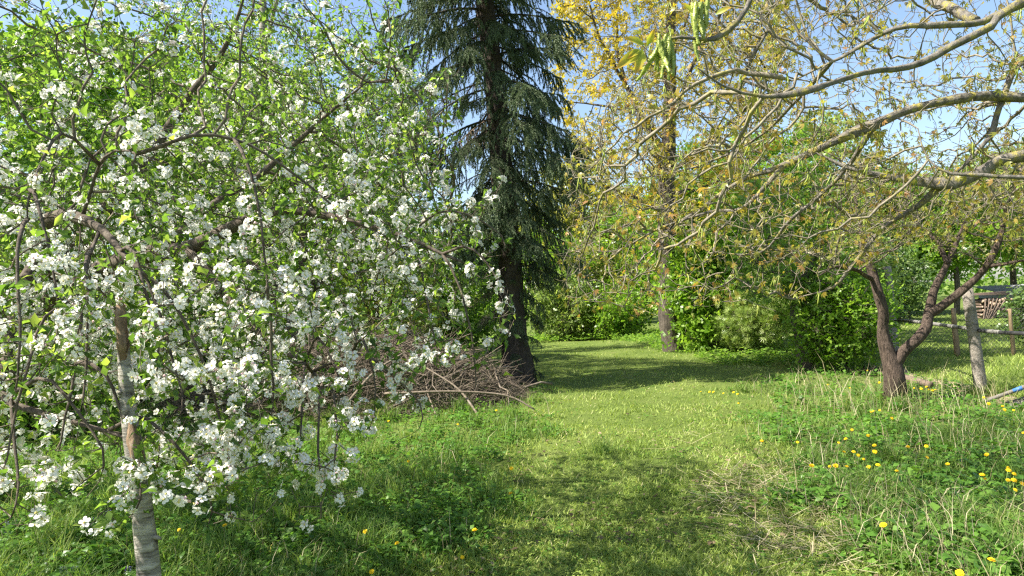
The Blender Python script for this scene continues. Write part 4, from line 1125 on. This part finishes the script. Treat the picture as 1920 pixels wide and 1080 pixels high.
# ------------------------------------------------------------------ bare strip under the fence
n = 60; t = np.linspace(0, 1, n); c = p1[:2] + nrm(np.array([3.0, 19.0])) * (t[:, None] * 6.5 - 2.2); w = .22 + .06 * np.sin(t * 23) + .04 * np.sin(t * 51)
sd = nrm(np.array([8.4, 22.0]) - np.array([5.4, 3.0])); off = np.array([-sd[1], sd[0]])
rows = [c + off * (w * s)[:, None] - off * .1 for s in (-1, -.4, .3, 1)]
V = np.concatenate([np.column_stack([r, terrain(r[:, 0], r[:, 1]) + z]) for r, z in zip(rows, (-.01, .025, .03, -.01))]); j = np.arange(n - 1)
F = np.concatenate([np.stack([q * n + j, q * n + j + 1, (q + 1) * n + j + 1, (q + 1) * n + j], -1) for q in range(3)])
o = mk('bare_soil', V, F, M['soil']); o['kind'] = 'structure'
lp = [ground(1618, 697), ground(1650, 703), ground(1700, 716), ground(1745, 728)]
lp = [p + (0, 0, .05) for p in lp]
o = thing('fallen_log', 'thin weathered log lying in the grass behind the forked tree', 'log', lp[0]); V, F = sweep(*smooth_path(lp, [.06, .065, .06, .045], .1), 10, .08, 3); mk('wood', V - lp[0], F, M['log_bark'], o)

# ------------------------------------------------------------------ grass, weeds, flowers
def left_weight(x, y):                                      # weight rising towards the left, not used below
    return np.clip((.4 - x) / 1.5, 0, 1)
# mown path and lawns: short blades
x, y = in_view(190000, 3.2, 30, pw=.75)
off_ = path_in(x, y); bf = beyond_fence(x, y)
keep = (off_ < .8) | bf | (y > 17)
keep &= ~((y > 12) & (x < -1.0))
keep &= bf | (rng.random(len(x)) < .3 + 1.5 * np.clip(patch(x, y, 3.7, 4.2) - .12, 0, 1))
x, y, off_ = x[keep], y[keep], off_[keep]
h = (.018 + .034 * rng.random(len(x)) ** 1.6 + .03 * off_) * (.8 + .9 * patch(x, y, 3.4, .4)); w = .0045 + .0011 * y
pt = patch(x, y, 2.6, 2.0); ti = np.clip(.42 * rng.random(len(x)) + .7 * pt - .12 + (rng.random(len(x)) < .1) * .4, 0, 1)
V, F, T = blades(x, y, h, w * rng.uniform(.7, 1.4, len(x)), rng.uniform(.3, 1.3, len(x)), ti, False)
o = mk('lawn_grass', V, F, M['lawn'], tint=T); tag(o, 'short mown grass of the path and the lawns', 'grass'); stuff(o)
# longer grass off the path
x, y = in_view(150000, 3.0, 17, pw=.8)
off_ = path_in(x, y); cl = patch(x, y, 2.2, .7) + .25 * rng.random(len(x))
keep = (off_ > .3) & ~beyond_fence(x, y) & ((x < 1.6) | (rng.random(len(x)) < .6)) & (rng.random(len(x)) < .15 + 1.0 * np.clip(cl - .2, 0, 1)) & (pile_h(x, y) < .05)
x, y, off_ = x[keep], y[keep], off_[keep]
h = (.04 + .14 * rng.random(len(x)) ** 1.5 * (.4 + patch(x, y, 2.2, .7))) * (.5 + .5 * off_); w = .0035 + .0007 * y
ti = np.clip(.55 * rng.random(len(x)) + .25 * patch(x, y, 1.3, 3) + (rng.random(len(x)) < .05 + .06 * (x > 1.5)) * .6, 0, 1)
V, F, T = blades(x, y, h, w, rng.uniform(.15, .9, len(x)), ti)
o = mk('meadow_grass', V, F, M['grass'], tint=T); tag(o, 'longer uncut grass beside the path and under the trees', 'grass'); stuff(o)
# dense tufts
tx, ty = in_view(420, 3.3, 11, pw=.8); ok = (path_in(tx, ty) > .7) & ~beyond_fence(tx, ty) & (pile_h(tx, ty) < .05); tx, ty = tx[ok], ty[ok]
extra = np.array([ground(1720, 960)[:2], ground(1640, 930)[:2], ground(1800, 900)[:2], ground(330, 1030)[:2], ground(470, 1020)[:2], ground(60, 1040)[:2], ground(900, 1000)[:2], ground(860, 760)[:2], ground(960, 790)[:2], ground(1130, 850)[:2]])
ring = np.array([[c[0] + r_ * math.cos(a_), c[1] + r_ * math.sin(a_)] for c, r_, k_ in ((fb, .2, 9), (p1, .14, 6), (bs_pts[0], .09, 5)) for a_ in np.linspace(0, 6.28, k_)])
extra = np.vstack([extra, ring])
tx = np.concatenate([tx, extra[:, 0]]); ty = np.concatenate([ty, extra[:, 1]])
m = 75; x = np.repeat(tx, m) + rng.normal(size=len(tx) * m) * .06; y = np.repeat(ty, m) + rng.normal(size=len(tx) * m) * .06
h = np.repeat(rng.uniform(.13, .3, len(tx)), m) * rng.uniform(.5, 1.15, len(x)); ti = np.clip(np.repeat(rng.random(len(tx)) * .5, m) + .4 * rng.random(len(x)), 0, .88)
V, F, T = blades(x, y, h, .0045 + .0005 * y, rng.uniform(.2, 1.0, len(x)), ti)
o = mk('grass_tufts', V, F, M['grass'], tint=T); tag(o, 'tall bright tufts of grass dotted along the path edges', 'grass'); stuff(o)
# dry stalks and straw
x, y = in_view(13000, 3.2, 12, pw=.7); d = patch(x, y, 1.9, 1.9)
nearf = np.hypot((x - fb[0]) * .7, y - fb[1] + .6) < 1.3
keep = (((x > 1.5) & (d > .42) & (rng.random(len(x)) < .5)) | nearf | (rng.random(len(x)) < .05)) & (path_in(x, y) > .5) & ~beyond_fence(x, y)
x, y = x[keep], y[keep]
V, F, T = blades(x, y, rng.uniform(.15, .5, len(x)) * np.where(np.hypot(x - fb[0], y - fb[1]) < 2, 1.2, .8), np.full(len(x), .004) + .0003 * y, rng.uniform(.1, 1.1, len(x)), rng.random(len(x)))
lit = []
sx, sy = in_view(5200, 3.6, 9, pw=.7); keep = (np.hypot((sx - 2.25) / .75, (sy - 4.9) / 1.1) < 1) | ((sx > 1.3) & (rng.random(len(sx)) < .3)); sx, sy = sx[keep], sy[keep]; a = rng.random(len(sx)) * 6.28
n_ = 1500; a0 = rng.random(n_) * 6.28; u_ = np.sqrt(rng.random(n_)); hx = 2.35 + 1.0 * u_ * np.cos(a0); hy = 5.0 + 1.35 * u_ * np.sin(a0); ok = patch(hx, hy, 4.1, .9) + .25 * rng.random(n_) > .5
sx = np.concatenate([sx, hx[ok]]); sy = np.concatenate([sy, hy[ok]]); a = rng.random(len(sx)) * 6.28
quad = (np.array([[-.5, 0, 0], [.5, 0, 0], [.5, 1, 0], [-.5, 1, 0]]), np.array([[0, 1, 2, 3]]))
S2 = inst(quad[0], quad[1], np.stack([sx, sy, terrain(sx, sy) + rng.uniform(.01, .07, len(sx))], -1), np.stack([np.cos(a), np.sin(a), rng.normal(size=len(sx)) * .15], -1), np.tile([0, 0, 1.0], (len(sx), 1)) + rand_dirs(len(sx)) * .3,
          np.stack([rng.uniform(.003, .006, len(sx)), rng.uniform(.05, .3, len(sx)), np.ones(len(sx))], -1))
V, F, T = merge([(V, F, T), S2])
o = mk('dry_grass', V, F, M['dry'], tint=T); tag(o, 'straw-coloured dead stalks among the weeds on the right', 'dry grass'); stuff(o)
# low leafy weeds
LEAF_W = (np.array([[0, 0, 0], [-.36, .45, .09], [.36, .45, .09], [0, 1, -.1]], float), np.array([[0, 2, 1], [1, 2, 3]]))
x, y = in_view(15000, 3.2, 17, pw=.8); off_ = path_in(x, y); d = patch(x, y, 1.5, 5.0) + .3 * rng.random(len(x))
keep = ((off_ > .5) | (rng.random(len(x)) < .22)) & ~beyond_fence(x, y) & ((d > .36) | ((x > 1.8) & (d > .26))) & (pile_h(x, y) < .03); x, y, off_ = x[keep], y[keep], off_[keep]
m = 8; N_ = len(x) * m
hh = np.repeat((.02 + .13 * rng.random(len(x))) * (.25 + .75 * off_), m) * rng.uniform(.2, 1.1, N_); a = rng.random(N_) * 6.28; rr = rng.uniform(.01, .07, N_)
pos = np.stack([np.repeat(x, m) + rr * np.cos(a), np.repeat(y, m) + rr * np.sin(a), terrain(np.repeat(x, m), np.repeat(y, m)) + hh], -1)
Yd = np.stack([np.cos(a), np.sin(a), rng.uniform(-.3, .8, N_)], -1); Z = np.tile([0, 0, 1.0], (N_, 1)) + rand_dirs(N_) * .5
V, F, T = inst(LEAF_W[0], LEAF_W[1], pos, Yd, Z, np.repeat(rng.uniform(.025, .065, len(x)) * (.5 + .5 * off_) * np.where(x > 1.6, 1.2, 1), m) * rng.uniform(.6, 1.3, N_), tint=np.clip(np.repeat(rng.random(len(x)), m) * .6 + .4 * rng.random(N_), 0, 1))
o = mk('leafy_weeds', V, F, M['weed'], tint=T); tag(o, 'low broad-leaved weeds and ground ivy covering the ground beside the path', 'weeds'); stuff(o)
# brown leaf litter
x, y = in_view(5200, 3.3, 14, pw=.8); keep = ~beyond_fence(x, y) & ((patch(x, y, 2.1, 6.1) > .5) | (x < -.5)); x, y = x[keep], y[keep]; n_ = len(x); a = rng.random(n_) * 6.28
V, F, T = inst(LEAF[0], LEAF[1], np.stack([x, y, terrain(x, y) + rng.uniform(.012, .04, n_)], -1), np.stack([np.cos(a), np.sin(a), rng.uniform(-.3, .3, n_)], -1), np.tile([0, 0, 1.0], (n_, 1)) + rand_dirs(n_) * .5, rng.uniform(.025, .06, n_))
o = mk('leaf_litter', V, F, M['litter'], tint=T); tag(o, 'last year\'s brown dead leaves scattered in the grass', 'dead leaves'); stuff(o)
# clover and cut leaves lying in the mown path
x, y = in_view(26000, 3.3, 13, pw=.8); keep = (path_in(x, y) < .7) & (patch(x, y, 2.9, 1.1) + .4 * rng.random(len(x)) > .45); x, y = x[keep], y[keep]; n_ = len(x); a = rng.random(n_) * 6.28
V, F, T = inst(LEAF_PAIR[0], LEAF_PAIR[1], np.stack([x, y, terrain(x, y) + rng.uniform(.015, .05, n_)], -1), np.stack([np.cos(a), np.sin(a), rng.uniform(-.2, .4, n_)], -1), np.tile([0, 0, 1.0], (n_, 1)) + rand_dirs(n_) * .45, rng.uniform(.010, .024, n_), tint=np.clip(rng.random(n_) * .55 + .3 * patch(x, y, 2.6, 2.0), 0, .8))
o = mk('clover', V, F, M['lawn'], tint=T); tag(o, 'clover and low herbs dotting the mown path', 'clover'); stuff(o)
# weeds at the feet of the shrubs and the golden tree
x = rng.uniform(-1, 7.5, 5200); y = rng.uniform(14, 27.5, 5200); c_ = np.interp(y, PY, PX); keep = (x > c_ + np.interp(y, PY, PW) * .8) | ((y > 24.5)); keep &= ~beyond_fence(x, y); x, y = x[keep], y[keep]; m = 6; N_ = len(x) * m
a = rng.random(N_) * 6.28; rr = rng.uniform(0, .14, N_)
pos = np.stack([np.repeat(x, m) + rr * np.cos(a), np.repeat(y, m) + rr * np.sin(a), np.repeat(rng.uniform(.03, .22, len(x)), m) * rng.uniform(.2, 1.2, N_)], -1)
V, F, T = inst(LEAF_S[0], LEAF_S[1], pos, np.stack([np.cos(a), np.sin(a), rng.uniform(-.3, .8, N_)], -1), np.tile([0, 0, 1.0], (N_, 1)) + rand_dirs(N_) * .5, rng.uniform(.06, .13, N_))
o = mk('nettle_fringe', V, F, M['mid_leaf'], tint=T); tag(o, 'leafy green fringe along the far edge of the path below the shrubs', 'weeds'); stuff(o)

# dandelions
def disc_flower(seed):
    r = np.random.default_rng(seed); V, F = [], []
    for layer, (n, R, zt) in enumerate(((22, .021, .003), (18, .016, .009), (12, .010, .013))):
        for q in range(n):
            a = q * 6.283 / n + layer * .13 + r.uniform(-.05, .05); c, s = math.cos(a), math.sin(a); w = .0028; L = R * r.uniform(.88, 1.08); i = len(V)
            for rad, side in ((.002, -.4), (.002, .4), (L, 1), (L, -1)):
                V.append((rad * c - side * w * s, rad * s + side * w * c, zt + .002 * (rad > .01)))
            F.append([i, i + 1, i + 2, i + 3])
    i = len(V); n = 10
    for rad, z_ in ((.003, -.012), (.009, -.006), (.008, .001)):
        V += [(rad * math.cos(q * 6.283 / n), rad * math.sin(q * 6.283 / n), z_) for q in range(n)]
    k = len(F)
    F += [[i + l * n + q, i + l * n + (q + 1) % n, i + (l + 1) * n + (q + 1) % n, i + (l + 1) * n + q] for l in range(2) for q in range(n)]
    me = bpy.data.meshes.new('flower_head'); fill(me, np.array(V), np.array(F), r.random(len(V)), False, [0] * k + [1] * (len(F) - k)); me.materials.append(M['dandelion']); me.materials.append(M['stalk']); return me
DF = [disc_flower(s) for s in range(4)]
DS, DSh = [], []
for s in range(4):
    t = np.linspace(0, 1, 7); bend = random.uniform(-.05, .05); V, F = sweep(np.stack([bend * np.sin(t * 2.5), .02 * np.sin(t * 2 + s), t * .2], -1), np.full(7, .0024), 5, 0, s); me = bpy.data.meshes.new('stem'); fill(me, V, F); me.materials.append(M['stalk']); DS.append(me); DSh.append((bend * math.sin(2.5), .02 * math.sin(2 + s), .2))
ros = []
for q in range(9):
    a = q * .7; V_ = LEAF[0] * np.array([.045, .13, .08]); V_[:, 2] += V_[:, 1] * .35; c, s = math.cos(a), math.sin(a); ros.append((np.stack([V_[:, 0] * c - V_[:, 1] * s, V_[:, 0] * s + V_[:, 1] * c, V_[:, 2]], -1), LEAF[1], np.full(len(V_), .3 + .05 * q)))
V, F, T = merge(ros); RO = bpy.data.meshes.new('leaf_rosette'); fill(RO, V, F, T); RO.materials.append(M['weed'])
ORD = ['leftmost', 'second', 'third', 'fourth', 'fifth', 'sixth', 'seventh', 'eighth', 'ninth', 'tenth', 'eleventh', 'twelfth']
def ranked(n, k):
    return 'leftmost' if k == 0 else ('rightmost' if k == n - 1 else ORD[k] + ' from the left')
zones = {
 'a': ('of the upper scatter in weeds right of the path', 'dandelions in the weeds right of the path', [(1575, 826), (1583, 820), (1602, 811), (1625, 818), (1702, 836), (1739, 834), (1500, 830), (1428, 829), (1639, 833)]),
 'a2': ('of the middle row in weeds right of the path', 'dandelions in the weeds right of the path', [(1585, 845), (1600, 849), (1606, 855), (1622, 862), (1637, 846), (1744, 855), (1779, 867)]),
 'a3': ('of the lowest row in weeds above the straw', 'dandelions in the weeds right of the path', [(1528, 883), (1556, 885), (1567, 884), (1594, 885), (1635, 885), (1643, 880), (1685, 890)]),
 'b': ('of the bright group at the right edge', 'dandelions grouped at the right edge', [(1844, 893), (1847, 903), (1892, 872), (1898, 882), (1908, 889), (1886, 905), (1901, 910), (1906, 928), (1856, 851), (1917, 822), (1919, 912)]),
 'c': ('of those between forked tree and loose poles', 'dandelions round the forked tree', [(1717, 724), (1727, 727), (1741, 728), (1755, 729), (1746, 732), (1849, 748), (1855, 757), (1880, 762), (1888, 765), (1900, 766), (1735, 722)]),
 'c2': ('of those just left of the forked tree', 'dandelions round the forked tree', [(1637, 765), (1647, 763), (1672, 786), (1555, 720), (1597, 729), (1628, 700), (1650, 712), (1633, 777)]),
 'd': ('of the small row below the conifer shrubs', 'dandelions below the conifer shrubs', [(1312, 727), (1332, 725), (1340, 726), (1356, 729), (1375, 727), (1381, 729), (1387, 758)]),
 'e': ('of the upper ones in shade left of the path', 'dandelions in the shade on the left', [(590, 863), (765, 865), (958, 877), (728, 786), (860, 787), (930, 770), (957, 930)]),
 'e2': ('of those at the bottom edge left of the path', 'dandelions in the shade on the left', [(897, 991), (688, 997), (866, 1045), (706, 1072), (345, 991), (422, 985), (748, 1020)]),
 'f': ('of three in the lower right corner', 'dandelions in the lower right', [(1660, 973), (1869, 1044), (1793, 1072)]),
}
for zk, (lab, grp, pts) in zones.items():
    pts = sorted(pts)
    for q, (px, py) in enumerate(pts):
        hgt = random.uniform(.85, 1.3)
        p = ground(px, py); 
        # the pixel is the head: walk towards the camera until the stem height fits
        v = nrm(p - EYE); s_i = random.randrange(4); hd = DSh[s_i]; topz = .2 * hgt
        p = p - v * (topz / -v[2]) if v[2] < 0 else p
        foot_ = np.array([p[0], p[1], terrain(p[0], p[1])])
        e = thing('dandelion', 'dandelion ' + ranked(len(pts), q) + ' ' + lab, 'flower', foot_ - (0, 0, .01), grp); rz = random.random() * 6.28
        st = link('stem', DS[s_i], e); st.scale = (1, 1, hgt); fh = link('flower_head', random.choice(DF), e)
        fh.location = (hd[0], hd[1], hd[2] * hgt + .01); k_ = random.uniform(.55, .98); fh.scale = (k_, k_, k_); fh.rotation_euler = (random.uniform(.1, .75), random.uniform(-.5, .2), random.uniform(-.5, .5))
        if p[1] < 9:
            r_ = link('leaf_rosette', RO, e); r_.rotation_euler = (0, 0, rz); r_.scale = (1, 1, random.uniform(.6, 1.2))
# bugle flowers
V, F, T = [], [], []
pcs = []
for lv_ in range(6):
    for q in range(6):
        a = q * 1.047 + lv_ * .5; p = np.array([[.009 * math.cos(a), .009 * math.sin(a), .05 + lv_ * .013]]); pcs.append(inst(LEAF_S[0], LEAF_S[1], p, np.array([[math.cos(a), math.sin(a), .4]]), np.array([[0, 0, 1.0]]), np.array([.016 - .001 * lv_])))
V, F, T = merge(pcs); SPK = bpy.data.meshes.new('flower_spike'); fill(SPK, V, F, T); SPK.materials.append(M['bugle'])
V, F = sweep(np.stack([0 * t, 0 * t, .13 * np.linspace(0, 1, 7)], -1), np.full(7, .0035), 5, 0, 1); BST = bpy.data.meshes.new('stem'); fill(BST, V, F); BST.materials.append(M['stalk'])
bug = sorted([(62, 970), (82, 962), (28, 975), (12, 982), (172, 968), (204, 962), (166, 985), (118, 1062), (140, 1068), (240, 1066)])
for q, (px, py) in enumerate(bug):
    p = ground(px, py); v = nrm(p - EYE); p = p - v * (.12 / -v[2])
    e = thing('bugle_flower', 'purple bugle spike, ' + ranked(len(bug), q) + ' in the grass at the lower left', 'flower', (p[0], p[1], terrain(p[0], p[1])), 'purple flowers at the lower left'); link('stem', BST, e); link('flower_spike', SPK, e); s = random.uniform(.9, 1.3); e.scale = (s, s, s)
# big-leaved dock beside the straw
db = ground(1632, 1022); dk = thing('dock_plant', 'dark broad-leaved dock plant at the edge of the straw patch', 'plant', db)
for q in range(9):
    V_ = LEAF[0] * np.array([.07, .16, .1]) * random.uniform(.7, 1.1); me = bpy.data.meshes.new('leaf'); fill(me, V_, LEAF[1], np.full(len(V_), .1 + .3 * random.random())); me.materials.append(M['weed'])
    o = link('leaf', me, dk); o.rotation_euler = (random.uniform(.2, .9), 0, q * .75); o.location = (0, 0, .02)
